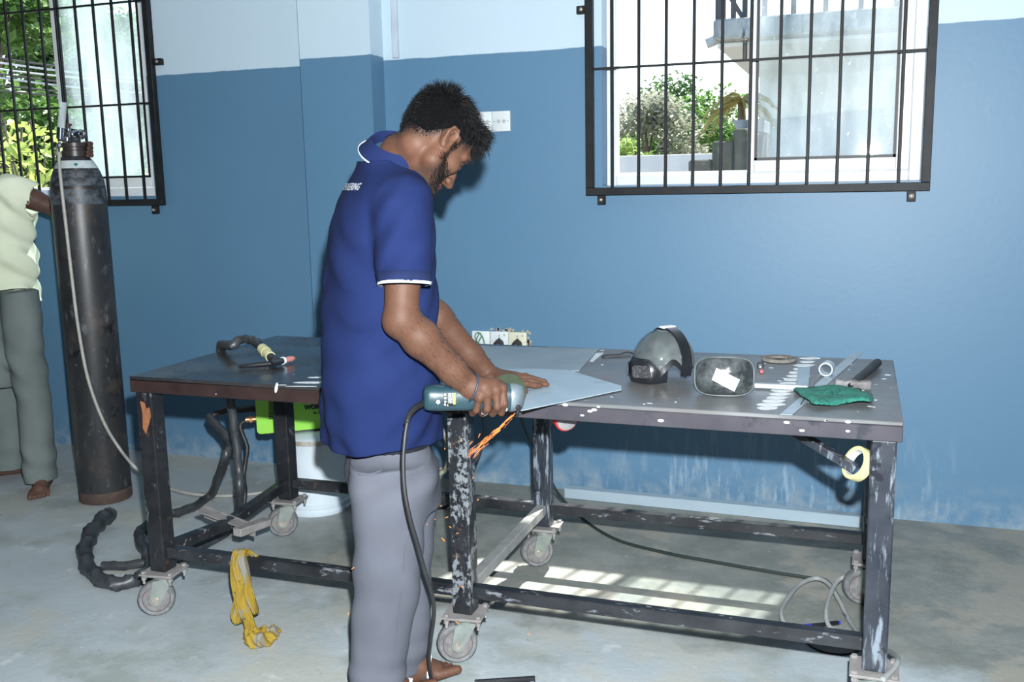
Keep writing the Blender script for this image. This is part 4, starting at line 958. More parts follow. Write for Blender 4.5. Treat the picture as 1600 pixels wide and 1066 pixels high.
def hand(F, wrist, palm_dir, back_n, joints, thumb, rf=.0085, palm=(.036, .040, .016), k=.008):
    """palm from flattened capsules, every finger its own bent chain"""
    for ch in joints:
        F.chain([wrist + (ch[0] - wrist) * .15, ch[0]], [.021, .0125], k)
    F.chain([wrist, (joints[1][0] + joints[2][0] + wrist) / 3], [.027, .026], .012, flat=(back_n, 1.35))
    for i, ch in enumerate(joints):
        r = rf * (1, 1.05, 1, .88)[i]
        F.chain(ch, [r * 1.18, r * 1.12, r, r * .82][:len(ch)], .004)
        F.ell(ch[0], (r * 1.25,) * 3, k=.006)
    F.chain(thumb, [.017, .0125, .011, .009][:len(thumb)], .008)

bx = rng_axis((-1.50, -1.34, .01), (-1.34, -.82, .003)); by = rng_axis((2.02, 2.10, .008), (2.10, 2.62, .003), (2.62, 2.86, .0035))
bz = rng_axis((-.004, .10, .004), (.10, .80, .012), (.80, 1.16, .003), (1.16, 1.38, .006), (1.38, 1.74, .0026))
B = Field(bx, by, bz)
tb = torso_secs(rows, wid, grow=-.028)
pel = npv(at_y(602, 700, YC)); 
B.loft([t for t in tb[4:12]], SD, FW, 2.1, .02)
# legs inside the trousers, feet
hipR, hipL = pel + SD * .085 + [0, 0, .06], pel - SD * .085 + [0, 0, .06]
kneeR, kneeL = npv(at_y(606, 880, 2.28)), npv(at_y(630, 860, 2.46))
ankR, ankL = npv(at_y(590, 1066, 2.27)), np.array([-1.245, 2.415, .09])
ankR = np.array([ankR[0] - .005, ankR[1], .09])
B.chain([pel + [0, 0, .14], pel + [0, 0, .0]], [.085, .07], .03)
for h, kn, an in ((hipR, kneeR, ankR), (hipL, kneeL, ankL)):
    B.chain([h - [0, 0, .06], kn, an], [.054, .042, .03], .02)
    toe = an + FW * .165; toe[2] = .018; heel = an - FW * .045; heel[2] = .028; z0 = an.copy(); z0[2] = .07
    B.chain([z0, heel], [.033, .030], .02); B.chain([z0, an + FW * .07 + [0, 0, -.045], an + FW * .115 + [0, 0, -.066]], [.034, .030, .022], .02, flat=(SD, .85)); B.cone(heel, an + FW * .11 + [0, 0, -.072], .027, .026, .02, flat=(SD, .72))
    side = 1 if an is ankR else -1
    for i, (off, ln, r) in enumerate(((-.030, .175, .0135), (-.011, .172, .0095), (.006, .164, .009), (.021, .153, .0085), (.034, .140, .008))):
        b0 = an + FW * .115 + SD * off * side + [0, 0, -.070]; b1 = an + FW * ln + SD * off * side * 1.05; b1[2] = r + .012
        B.cone(b0, b1, r * 1.1, r, .006)
# neck, shoulders, arms
B.chain([neckB + FW * .0 + [0, 0, -.03], neckB + FW * .02 + [0, 0, .03], hp(-.028, -.040, 0)], [.060, .053, .049], .035)
B.chain([shoulderL, neckB + [0, 0, -.045], shoulderR], [.05, .055, .05], .03)
for s, e, w, f in ((shoulderR, elbowR, wristR, 1), (shoulderL, elbowL, wristL, 1)):
    B.chain([s, s * .5 + e * .5, e], [.052, .049, .042], .02)
    m1 = e * .72 + w * .28; B.chain([e, m1, e * .25 + w * .75, w], [.043, .047, .035, .030], .02)
B.ell(elbowR + np.array([-.01, -.0, -.012]), (.034, .034, .034), k=.02)
# right hand round the grinder body
GA, GB = at_y(652, 622, 2.262), at_y(806, 621, 2.400)             # grinder axis
gax = (GB - GA).normalized(); gA = npv(gax); gto = np.cross(gA, [0, 0, 1.]); gto = gto / np.linalg.norm(gto)   # towards the camera
if gto[1] > 0: gto = -gto
gup = np.cross(gto, gA); gup = gup if gup[2] > 0 else -gup
RGR = .032
def ax_pt(u): # point on the grinder axis seen at column u
    lo, hi = 0., 1.4
    for _ in range(30):
        m = (lo + hi) / 2; P = GA + (GB - GA) * m; d = P - CAM; uu = 800 + FOC * d.dot(CR) / d.dot(CF)
        lo, hi = (m, hi) if uu < u else (lo, m)
    return npv(GA + (GB - GA) * lo)
def wrap(u, ang, r): return ax_pt(u) + r * (math.cos(math.radians(ang)) * gto + math.sin(math.radians(ang)) * gup)
rj = RGR + .010
J = [[wrap(780, 42, rj + .006), wrap(783, -8, rj + .004), wrap(782, -62, rj), wrap(778, -115, rj)],
     [wrap(770, 34, rj + .009), wrap(772, -18, rj + .006), wrap(769, -72, rj), wrap(766, -122, rj)],
     [wrap(757, 24, rj + .009), wrap(757, -26, rj + .005), wrap(754, -76, rj), wrap(752, -122, rj)],
     [wrap(744, 12, rj + .007), wrap(741, -34, rj + .003), wrap(738, -78, rj), wrap(737, -118, rj)]]
wr = wristR
B.chain([wr, wrap(752, 40, rj + .008)], [.029, .024], .016, flat=(gto, 1.1))
B.chain([wr, wrap(766, 52, rj + .008)], [.027, .019], .016)
hand(B, wr, gA, gto, J, [wr + (wrap(762, 85, rj + .01) - wr) * .35, wrap(764, 92, rj + .006), wrap(776, 118, rj + .002), wrap(788, 138, rj)], .0092)
# left hand flat on the sheet
zS = TZ + .0064
lh = [npv(at_z(u, v, zS + z)) for u, v, z in ((806, 601, .020), (809, 596, .021), (809, 591, .020), (806, 587, .018))]
lt = [npv(at_z(u, v, zS + z)) for u, v, z in ((844, 603, .009), (855, 601, .009), (852, 596, .009), (840, 592, .008))]
JL = []
for a, b in zip(lh, lt): JL.append([a, a + (b - a) * .45 + [0, 0, .004], a + (b - a) * .78, b])
hand(B, wristL, None, np.array([0, 0, 1.]), JL, [wristL + (lh[0] - wristL) * .45, npv(at_z(797, 607, zS + .014)), npv(at_z(812, 611, zS + .010)), npv(at_z(821, 611, zS + .009))], .0088)
# head
B.ell(hp(-.006, .043, 0), (.097, .086, .075), RH, .02)
B.ell(hp(.030, .030, 0), (.066, .070, .064), RH, .02)
B.ell(hp(.034, -.025, 0), (.056, .085, .058), RH, .02)
B.ell(hp(-.050, .012, 0), (.040, .055, .052), RH, .02)
for s in (-1, 1):
    B.chain([hp(.004, -.015, .060 * s), hp(.010, -.060, .053 * s), hp(.078, -.098, .014 * s)], [.016, .018, .017], .025)
    B.ell(hp(.062, -.018, .043 * s), (.024, .022, .022), RH, .02)
    B.chain([hp(.093, .028, .008 * s), hp(.088, .032, .034 * s), hp(.072, .022, .054 * s)], [.010, .011, .008], .016)
    B.ell(hp(.098, .010, .031 * s), (.018, .013, .017), RH, .014, '-')
    B.ell(hp(.079, .010, .031 * s), (.0135, .012, .0145), RH, .004)
    B.chain([hp(.0925, .0075, .020 * s), hp(.0940, .005, .031 * s), hp(.088, .006, .042 * s)], [.0025, .0045, .0025], .004)
    B.ell(hp(.104, -.034, .011 * s), (.010, .009, .008), RH, .006)
    B.ell(hp(.107, -.043, .008 * s), (.005, .004, .0035), RH, .003, '-')
    # ear
    e0 = hp(-.006, .0, .071 * s)
    B.ell(hp(-.008, .004, .073 * s), (.018, .030, .010), RH, .008)
    B.ell(hp(-.002, .004, .083 * s), (.011, .018, .008), RH, .004, '-')
    B.chain([hp(.010, .008, .075 * s), hp(.009, .024, .079 * s), hp(-.004, .034, .083 * s), hp(-.020, .028, .086 * s), hp(-.025, .010, .086 * s), hp(-.018, -.012, .081 * s), hp(-.006, -.024, .076 * s), hp(.003, -.022, .074 * s)], [.003, .0035, .004, .0042, .0042, .004, .0052, .004], .004)
    B.chain([hp(-.012, .018, .080 * s), hp(-.017, .004, .081 * s), hp(-.008, -.008, .079 * s)], [.003, .003, .003], .004)
    B.ell(hp(.008, -.003, .076 * s), (.004, .006, .004), RH, .004)
B.chain([hp(.094, .018, 0), hp(.106, -.010, 0), hp(.119, -.033, 0)], [.009, .0095, .0115], .012)
B.chain([hp(.090, -.066, -.020), hp(.100, -.062, 0), hp(.090, -.066, .020)], [.004, .0068, .004], .006)
B.chain([hp(.086, -.078, -.017), hp(.096, -.076, 0), hp(.086, -.078, .017)], [.005, .0080, .005], .006)
B.chain([hp(.093, -.0705, -.022), hp(.102, -.0692, 0), hp(.093, -.0705, .022)], [.0012, .0016, .0012], .002, '-')
B.ell(hp(.082, -.104, 0), (.019, .016, .021), RH, .015)
NAIL = [(lt[i], 0) for i in range(4)]
def worker_tone(P):
    c = np.tile(SKIN, (len(P), 1)); L = hloc(P); f, u, s = L.T; a = np.abs(s)
    inh = (np.linalg.norm(L - [0, 0, 0], axis=1) < .19)
    sm = lambda x, lo, hi: np.clip((x - lo) / (hi - lo), 0, 1)
    c[inh] *= 1.15
    # scalp darkens where the hair is cropped short
    sc = sm(u + 1.15 * np.maximum(-f - .012, 0) - .55 * np.maximum(f - .03, 0), -.010, .040) * (a < .0765) * (f < .062) * inh * (1 - ((np.abs(f + .006) < .03) & (np.abs(u - .004) < .034) & (a > .0685)))
    c = c * (1 - .85 * sc[:, None]) + np.array([.012, .010, .010]) * .85 * sc[:, None]
    beard = sm(-u, .030, .055) * sm(f + .35 * (-u), .022, .05) * inh * sm(.105 + .0 * f - f - .0, 0, .015)
    beard *= 1 - np.exp(-((u + .069) / .011) ** 2) * sm(.026 - a, 0, .008)
    c = c * (1 - .62 * beard[:, None]) + np.array([.02, .014, .012]) * .62 * beard[:, None]
    lip = np.exp(-((u + .069) / .009) ** 2) * sm(.024 - a, 0, .006) * (f > .088) * inh; c = c * (1 - .6 * lip[:, None]) + np.array([.14, .045, .04]) * .6 * lip[:, None]
    lash = np.exp(-((u - .0045) / .0028) ** 2) * (np.abs(a - .031) < .014) * (f > .074) * inh; c = c * (1 - .85 * lash[:, None])
    brow = np.exp(-((u - .033 + .35 * np.maximum(a - .035, 0)) / .006) ** 2) * (a > .010) * (a < .056) * (f > .062) * inh; c = c * (1 - .8 * brow[:, None]) + .004 * brow[:, None]
    arm = (P[:, 2] < 1.2) & (P[:, 2] > .8); c[arm] *= .98
    return c
worker = thing('person', 'young man in navy polo shirt and grey trousers cutting sheet metal with a grinder', 'person', (pel[0], pel[1], 0))
M_SKIN = tone_material('brown_skin', .58, .3, 160, .26)
body, BP = field_object('body', B, M_SKIN, worker, 1, worker_tone)

# polo shirt
Pf = Field(np.arange(-1.56, -.86, .0042), np.arange(2.04, 2.80, .0042), np.arange(.70, 1.64, .0042))
st = torso_secs(rows, wid)
Pf.loft(st, SD, FW, 2.25, .02)
slR = npv(at_y(631, 446, 2.19)); slT = npv(at_y(630, 335, 2.245))
Pf.chain([shoulderL + [0, 0, .008], npv(neckB) + [0, 0, -.060], shoulderR + [0, 0, .010]], [.060, .056, .058], .05)
slL = shoulderL * .45 + elbowL * .55
Pf.chain([shoulderL, slL], [.064, .062], .03)
sd_R = (slR - slT) / np.linalg.norm(slR - slT); sd_L = (slL - shoulderL) / np.linalg.norm(slL - shoulderL)
nz = lambda X, Y, Z: None
def folds(X, Y, Z):
    a = X * SD[0] + Y * SD[1]; b = X * FW[0] + Y * FW[1]
    w = .0040 * np.sin(24 * Z + 34 * a + 2.2 * np.sin(9 * b + 6 * Z)) * np.clip((1.45 - Z) * 3, 0, 1)
    w = w + .0045 * np.sin(52 * a + 22 * b + 7 * Z + 1.5 * np.sin(7 * Z)) * np.clip((1.02 - Z) * 4, 0, 1) + .0022 * np.sin(60 * Z - 45 * b + 3 * np.sin(20 * a))
    return w
Pf.wrinkle(folds)
# open the sleeves, cut hem and neck
def halfspace(p, n): 
    p, n = np.array(p, np.float32), np.array(n, np.float32)
    return lambda X, Y, Z: -((X - p[0]) * n[0] + (Y - p[1]) * n[1] + (Z - p[2]) * n[2])
slN = sd_R * .97 + np.array([-.06, .10, -.12]); slN /= np.linalg.norm(slN)
Sf = Field(*Pf.ax)
Sf.chain([shoulderR + [0, 0, .004], slT, slT * .45 + slR * .55, slR], [.060, .067, .067, .0645], .03)
Sf.wrinkle(lambda X, Y, Z: .0025 * np.sin(60 * Z - 45 * (X * FW[0] + Y * FW[1]) + 3 * np.sin(20 * X)))
Sf.add(halfspace(slR, slN), slR - .2, slR + .2, 0, '-', 0)
Sf.cone(slR - sd_R * .05, slR + sd_R * .03, .056, .059, 0, '-')
h_ = np.clip(.5 + .5 * (Pf.D - Sf.D) / .022, 0, 1); Pf.D = Pf.D * (1 - h_) + Sf.D * h_ - .022 * h_ * (1 - h_)
Pf.cone(slL, slL + sd_L * .08, .075, .075, 0, '-')
Pf.add(lambda X, Y, Z: Z - (.757 + .045 * (X - pel[0]) + .004 * np.sin(22 * X + 9 * Y)), (-1.6, 2, .6), (-.8, 2.9, .82), 0, '-')
cN = neckB + FW * .012 + np.array([0, 0, .025]); nkd = (hp(-.025, -.045, 0) - neckB); nkd /= np.linalg.norm(nkd)
Pf.cone(neckB + nkd * .01, neckB + nkd * .2, .060, .066, .006, '-')
M_POLO = cloth('navy_pique_polo', (.0075, .0155, .066), (.0105, .020, .080), 900)
polo, _ = field_object('polo_shirt', Pf, M_POLO, worker, 2)
M_PIPE = pm('white_piping', (.66, .70, .76), rough=.7)
bvh = BVHTree.FromPolygons([v.co + wloc(worker) for v in polo.data.vertices], [tuple(p.vertices) for p in polo.data.polygons])
def onto(p, off=.001, far=.2):
    r = bvh.find_nearest(Vector(p), far); return r[0] + (Vector(p) - r[0]).normalized() * 0 + r[1] * off if r[0] else Vector(p)
def ring_about(c, ax_, r, n=40, squash=None):
    ax_ = Vector(ax_).normalized(); u = ax_.cross(Vector((0.2, .1, .97))).normalized(); w = ax_.cross(u)
    return [Vector(c) + (u * math.cos(2 * PI * k / n) + w * math.sin(2 * PI * k / n)) * r for k in range(n)]
# sleeve hem bands with piping
for dist, hw, m, nm in ((.016, .014, cloth('navy_rib_cuff', (.011, .018, .06), (.014, .022, .07), 500), 'sleeve_cuff'), (.0035, .0028, M_PIPE, 'piping')):
    A_, B_, = [], []
    out = 0.0022 if nm == 'sleeve_cuff' else .0038
    up_n = Vector(slN)
    def ringpts(d):
        c = Vector(slR - slN * d); R = []
        for p in ring_about(c, up_n, .1, 48):
            h = bvh.ray_cast(p, (c - p).normalized(), .12); R.append((h[0], (p - c).normalized()) if h[0] else (c + (p - c).normalized() * .063, (p - c).normalized()))
        return R
    r0, r1 = ringpts(dist + hw + .002), ringpts(max(dist - hw, .0012))
    b = MB(); b.loft([[p + n * -.0006 for p, n in r0], [p + n * out for p, n in r0], [p + n * out for p, n in r1], [p + n * -.0006 for p, n in r1], [p + n * -.0006 for p, n in r0]], False)
    b.build(nm, m, polo, 180)
# collar: a folded band standing round the neck
cc_ = Vector(neckB + FW * .012 + np.array([0, 0, .034])); cax = Vector(nkd * .6 + np.array([-.12 * FW[0], -.12 * FW[1], .6])).normalized()
fu = (Vector(FW) - cax * Vector(FW).dot(cax)).normalized(); su = cax.cross(fu)
b = MB(); R = []; PR = []
n = 56
for k in range(n + 1):
    an = math.radians(22 + (360 - 44) * k / n)                  # open at the front
    dr = fu * math.cos(an) + su * math.sin(an); drop = .036 + .012 * max(0, math.cos(an)) ** 2
    rad = .077; c = cc_
    front = max(0, math.cos(an)) * .016
    pin = [c + dr * (rad - .006) + cax * (.004 - front), c + dr * (rad - .004) + cax * (.030 - front), c + dr * (rad + .001) + cax * (.033 - front), c + dr * (rad + .0065) + cax * (.026 - front)]
    tip = c + dr * (rad + .030) + cax * (.028 - drop - front); tip2 = c + dr * (rad + .024) + cax * (.028 - drop - front)
    R.append(pin + [tip, tip2, c + dr * (rad + .001) + cax * (.018 - front)]); PR.append((tip, dr))
b.loft(R).build('collar', cloth('navy_rib_collar', (.009, .017, .068), (.012, .021, .08), 500), polo, 60)
b = MB(); b.loft([[p + d * .0012 + cax * .0030, p + d * .003 + cax * .0016, p + d * .0028 - cax * .0015, p + d * .0002 - cax * .0018] for p, d in [(p - d * .001 + cax * .003, d) for p, d in PR]]); b.build('piping', M_PIPE, polo, 180)
# lettering across the upper back
nb = Vector(-FW); xb = Vector(SD)                                # reading direction on his back
o0 = at_y(527, 300, 2.42)
cu = bpy.data.curves.new('lettering', 'FONT'); cu.body = 'D ENGINEERING'; cu.size = .025; cu.offset = .0005; cu.resolution_u = 2
to = bpy.data.objects.new('lettering', cu); C.objects.link(to); tm = bpy.data.meshes.new_from_object(to.evaluated_get(bpy.context.evaluated_depsgraph_get())); bpy.data.objects.remove(to)
bm_ = bmesh.new(); bm_.from_mesh(tm); bmesh.ops.subdivide_edges(bm_, edges=[e for e in bm_.edges if e.calc_length() > .008], cuts=1); bm_.to_mesh(tm); bm_.free()
tx = [v.co.x for v in tm.vertices]; wtx = max(tx)
T_END, T_Z = at_y(566, 291, 2.33), None
for v in tm.vertices:
    a = v.co.x / wtx; base = Vector((pel[0], pel[1], 0)) + xb * (.118 - wtx * (1 - a)) + nb * .6
    base.z = 1.452 + v.co.y + .0 * a
    h = bvh.ray_cast(base, Vector(FW), 1.2)
    v.co = (h[0] + h[1] * .0012 if h[0] else base + Vector(FW) * .5) - wloc(polo)
tm.materials.clear(); lo_ = link('lettering', tm, M_PIPE, None, 0); lo_.parent = polo

# trousers
Tf = Field(np.arange(-1.48, -.98, .0048), np.arange(2.12, 2.68, .0048), np.arange(.035, .86, .0048))
rowsR = [(725, 549, 668), (745, 549, 674), (800, 553, 668), (850, 554, 661), (900, 554, 657), (950, 553, 650), (1000, 553, 641), (1066, 553, 624), (1110, 553, 618), (1160, 556, 618)]
rowsL = [(725, 570, 680), (745, 572, 686), (800, 585, 684), (850, 596, 674), (900, 602, 661), (950, 607, 654), (1000, 610, 648), (1046, 611, 640)]
sR = torso_secs(rowsR, [.085, .083, .080, .075, .070, .066, .064, .062, .062, .062], 2.285)
sL = torso_secs(rowsL, [.085, .083, .080, .075, .070, .066, .062, .060], 2.43)
Tf.loft(sR, SD, FW, 2.0, .02).loft(sL, SD, FW, 2.0, .03)
Tf.loft(torso_secs([(640, 552, 668), (690, 546, 670), (708, 540, 676), (740, 541, 684), (790, 552, 684)], [.13, .14, .150, .155, .12]), SD, FW, 2.2, .035)
def tfold(X, Y, Z):
    a = X * SD[0] + Y * SD[1]; b = X * FW[0] + Y * FW[1]
    w = .0035 * np.sin(40 * Z + 26 * b + 2 * np.sin(14 * a)) * np.exp(-((Z - .43) / .14) ** 2) + .004 * np.sin(46 * Z - 30 * b) * np.exp(-((Z - .68) / .07) ** 2)
    return w + .0022 * np.sin(55 * b + 8 * Z + 20 * a) + .003 * np.sin(70 * Z + 18 * a + 11 * b) * np.exp(-((Z - .09) / .07) ** 2)
Tf.wrinkle(tfold)
for z0_, k in ((ankR, 1), (ankL, 1)): 
    c = np.array(z0_); c[2] = .02; Tf.cone(c, c + [0, 0, .05], .040, .040, .004, '-')
M_TROU = cloth('grey_cotton_trousers', (.088, .094, .116), (.108, .114, .138), 800, layers=(((.17, .18, .20), 13, .72, .80),))
tro, _ = field_object('trousers', Tf, M_TROU, worker, 2)
tb2 = BVHTree.FromPolygons([v.co + wloc(worker) for v in tro.data.vertices], [tuple(p.vertices) for p in tro.data.polygons])
b = MB(); cB = Vector((pel[0], pel[1], .762)); R = []
for p in ring_about(cB, (0, 0, 1), .4, 44):
    h = tb2.ray_cast(p, (cB - p).normalized(), .5); q0 = h[0] if h[0] else cB; n = (p - cB).normalized()
    R.append([q0 + n * -.002 + Vector((0, 0, -.012)), q0 + n * .003 + Vector((0, 0, -.012)), q0 + n * .004 + Vector((0, 0, .017)), q0 + n * -.002 + Vector((0, 0, .017))])
R.append(R[0]); b.loft(R, False).build('belt', M_BLACKPL, worker, 60)
# back pocket flap and side seam
def on_trousers(u, v, off=.0015):
    h = tb2.ray_cast(CAM, ray(u, v), 6); return (h[0] + h[1] * off) if h[0] else at_y(u, v, 2.2)
MB().tube([on_trousers(u, v) for u, v in ((548, 722), (553, 733), (562, 742), (580, 741), (596, 736))], .0018, 6, 5).build('pocket_edge', M_TROU, tro)
MB().tube([on_trousers(u, v, .0005) for u, v in ((648, 720), (643, 780), (634, 850), (626, 930), (618, 1000), (612, 1050))], .0014, 6, 6).build('side_seam', M_TROU, tro)
# sandals: sole and white-edged strap
for an, nm in ((ankR, 1), (ankL, 1)):
    o = Vector((an[0], an[1], 0)); f = Vector(FW); s = Vector(SD); side = 1 if an is ankR else -1
    poly = []
    for k in range(28):
        a = 2 * PI * k / 28; l = .125 * math.cos(a); poly.append(o + f * (.058 + l) + s * (side * .004 + math.sin(a) * (.040 if l > 0 else .034)))
    sn = MB().prism(poly, .012).build('sandal', M_RUBBER, worker, 60)
    R = []
    for k in range(17):
        t = -1 + 2 * k / 16; c = o + f * (.092 - .02 * abs(t)) + s * t * .046; c.z = .014 + .052 * math.sqrt(max(0, 1 - t * t * .98))
        R.append([c - f * .014, c - f * .014 + Vector((0, 0, .003)), c + f * .014 + Vector((0, 0, .002)), c + f * .014 - Vector((0, 0, .001))])
    MB().loft(R).build('strap', pm('brown_strap', (.05, .03, .025), rough=.5), sn)
    b = MB(); b.loft([[r[3] - f * .010 + Vector((0, 0, .0042)), r[3] - f * .010 + Vector((0, 0, .0055)), r[3] + f * .0005 + Vector((0, 0, .0055)), r[3] + f * .0005 + Vector((0, 0, .0010))] for r in R]); b.build('white_edge', M_PLASTIC, sn)
# wrist band and ring
fd2 = (wristR - elbowR) / np.linalg.norm(wristR - elbowR); wb_c = wristR + fd2 * .004
bt = BVHTree.FromPolygons([Vector(p) for p in BP], [tuple(p.vertices) for p in body.data.polygons])
tilt_ = Vector(fd2 * .8 + gA * .45 + np.array([0, 0, .25])).normalized(); R = []
for p in ring_about(wb_c, tilt_, .09, 40):
    h = bt.ray_cast(p, (Vector(wb_c) - p).normalized(), .12); R.append((h[0] if h[0] else p) + (p - Vector(wb_c)).normalized() * .0025)
R = [(R[i - 1] + R[i] * 2 + R[(i + 1) % 40]) / 4 for i in range(40)]
MB().tube(R, .0034, 8, 1, closed=True).build('wristband', pm('dark_grey_band', (.035, .038, .055), rough=.5), worker, 180)
rp = J[2][1] * .35 + J[2][2] * .65; rd = (J[2][2] - J[2][1]) / np.linalg.norm(J[2][2] - J[2][1])
MB().lathe([(.0088, -.003), (.0112, -.0028), (.0112, .0028), (.0088, .003)], rp, rd, 24, False).build('finger_ring', M_CHROME, worker)
# hair: a cropped cap plus strands, fringe falling forward
rnd = random.Random(11)
Hf = Field(*[np.arange(ear[i] - .20, ear[i] + .20, .0032) for i in range(3)])
Hf.ell(hp(-.008, .056, 0), (.1025, .092, .0805), RH, .01).ell(hp(-.046, .018, 0), (.052, .064, .0655), RH, .015)
Hf.chain([hp(.070, .104, -.03), hp(.098, .090, -.02)], [.032, .018], .02).chain([hp(.070, .104, .03), hp(.098, .090, .022)], [.032, .018], .02)
def hairnoise(X, Y, Z):
    f = (X - H0[0]) * hF[0] + (Y - H0[1]) * hF[1] + (Z - H0[2]) * hF[2]; s = (X - H0[0]) * hR[0] + (Y - H0[1]) * hR[1] + (Z - H0[2]) * hR[2]; u = (X - H0[0]) * hU[0] + (Y - H0[1]) * hU[1] + (Z - H0[2]) * hU[2]
    w = .0003 * np.sin(310 * s + 160 * f + 5 * np.sin(90 * f)) + .0004 * np.sin(260 * f + 190 * u + 4 * np.sin(150 * s))
    cut = np.maximum(-.034, .034 - 1.35 * np.clip(-f - .012, 0, 1)) + 1.15 * np.clip(f - .042, 0, 1) - u        # above the ears, higher at the temple
    return w, cut
_D = hairnoise
Xh, Yh, Zh = np.meshgrid(*Hf.ax, indexing='ij', sparse=True); w_, c_t = hairnoise(Xh, Yh, Zh); Hf.D = np.maximum(Hf.D + w_.astype(np.float32), c_t.astype(np.float32))
M_HAIR = pm('black_hair', (.0045, .0045, .005), (.008, .0075, .008), 60, rough=.5, spec=.22)
hair, _ = field_object('hair', Hf, pm('black_hair_base', (.004, .004, .0045), rough=.9, spec=.03), worker, 1)
hv_ = BVHTree.FromPolygons([v.co + wloc(worker) for v in hair.data.vertices], [tuple(p.vertices) for p in hair.data.polygons])
def strand(b, p, d, ln, r, grav, curl, seg=4):
    pts = []; q = Vector(p); d = Vector(d).normalized()
    for i in range(seg + 1): pts.append(q.copy()); q = q + d * (ln / seg); d = (d + grav * (1 / seg) + curl * (1 / seg)).normalized()
    rings = []
    for i, q in enumerate(pts):
        t = (pts[min(i + 1, seg)] - pts[max(i - 1, 0)]).normalized(); u = t.orthogonal().normalized(); w = t.cross(u); rr = r * (1 - .85 * i / seg)
        rings.append([b.bm.verts.new(q + (u * math.cos(2.094 * k) + w * math.sin(2.094 * k)) * rr) for k in range(3)])
    for A, Bq in zip(rings, rings[1:]):
        for k in range(3): b.bm.faces.new((A[k], A[(k + 1) % 3], Bq[(k + 1) % 3], Bq[k]))
vF, vU, vR = Vector(hF), Vector(hU), Vector(hR)
b = MB(); hverts = [v.co + wloc(worker) for v in hair.data.vertices]; hn = [v.normal.copy() for v in hair.data.vertices]
for _ in range(10500):
    i = rnd.randrange(len(hverts)); p, n = hverts[i], hn[i]; l = hloc(np.array(p)); 
    if l[0] > .035 and l[1] < .092 and abs(l[2]) > .035 and rnd.random() < .75: continue
    top = max(0, min(1, (l[1] - .06) / .06)); ln = .012 + .006 * rnd.random() + .020 * top * rnd.random()
    d = n * (.40 + .30 * top) + vF * (.5 + .5 * top) * (1 if l[0] > -.05 else .0) - vU * (.8 * (1 - top)) + Vector([rnd.uniform(-.5, .5) for _ in range(3)])
    strand(b, p - n * .002, d, ln, rnd.uniform(.0006, .0012), Vector((0, 0, -.25)) - vU * .15, Vector([rnd.uniform(-.3, .3) for _ in range(3)]))
for _ in range(420):                                            # fringe tufts over the forehead
    s = rnd.uniform(-.055, .040); p = Vector(hp(.096 + rnd.uniform(-.02, .012), .094 + rnd.uniform(-.012, .02), s))
    strand(b, p, vF * .9 - vU * .25 + Vector([rnd.uniform(-.35, .35) for _ in range(3)]), rnd.uniform(.020, .044), rnd.uniform(.0008, .0016), -vU * .65 + vF * .3, vU * rnd.uniform(-.1, .5) + vR * rnd.uniform(-.5, .5), 5)
for _ in range(2600):                                           # cropped sides and nape
    f = rnd.uniform(-.095, .035); sgn = rnd.choice((-1, 1)); lowb = max(-.05, .0 - 1.0 * max(0, -f - .01)); u = rnd.uniform(lowb, .055)
    o = Vector(hp(f * 1.0, u, sgn * .14)); h = bt.ray_cast(o, -vR * sgn, .14)
    if h[0] is None: continue
    l = hloc(np.array(h[0])); 
    if abs(l[0] + .008) < .030 and l[1] < .036: continue
    strand(b, h[0], h[1] * .35 - vU * .7 - vF * .5 + Vector([rnd.uniform(-.25, .25) for _ in range(3)]), rnd.uniform(.005, .010), .0006, Vector((0, 0, 0)), Vector((0, 0, 0)), 2)
for _ in range(420):                                            # nape seen from behind
    s = rnd.uniform(-.055, .055); u = rnd.uniform(-.03, .05); o = Vector(hp(-.2, u, s)); h = bt.ray_cast(o, vF, .2)
    if h[0] is not None: strand(b, h[0], h[1] * .3 - vU + Vector([rnd.uniform(-.25, .25) for _ in range(3)]), rnd.uniform(.005, .011), .0006, Vector((0, 0, 0)), Vector((0, 0, 0)), 2)
b.build('strands', M_HAIR, hair, 180)['kind'] = 'stuff'
b = MB()
for _ in range(4200):                                           # beard, sideburn and moustache
    f = rnd.uniform(-.0, .108); u = rnd.uniform(-.118, .022); sgn = rnd.choice((-1, 1, 1, 1))
    if f < .03 and u > -.02 and f < .018: pass
    edge = -.030 - .25 * max(0, f - .03) if f > .024 else .02
    if f > .072: edge = -.050
    if u > edge + rnd.uniform(-.008, .006): continue
    if f > .078 and -.085 < u < -.060 and rnd.random() < .85: continue
    o = Vector(hp(f, u, sgn * .12)); h = bt.ray_cast(o, -vR * sgn, .14)
    if h[0] is None: continue
    l = hloc(np.array(h[0]))
    if l[0] < .012 and l[1] > -.03 and abs(l[2]) > .069: continue
    if abs(l[2]) < .012 and l[0] < .06: continue
    if l[0] < .024 and l[1] < -.052 or l[1] < -.045 - 1.1 * (l[0] + .0) * .6 - .022 and l[0] < .06: continue
    strand(b, h[0] - h[1] * .001, h[1] * .5 - vU * .8 + vF * .25 + Vector([rnd.uniform(-.45, .45) for _ in range(3)]), rnd.uniform(.006, .013), .0007, Vector((0, 0, 0)), Vector([rnd.uniform(-.6, .6) for _ in range(3)]), 3)
k = b.build('beard', M_HAIR, worker, 180); k['kind'] = 'stuff'

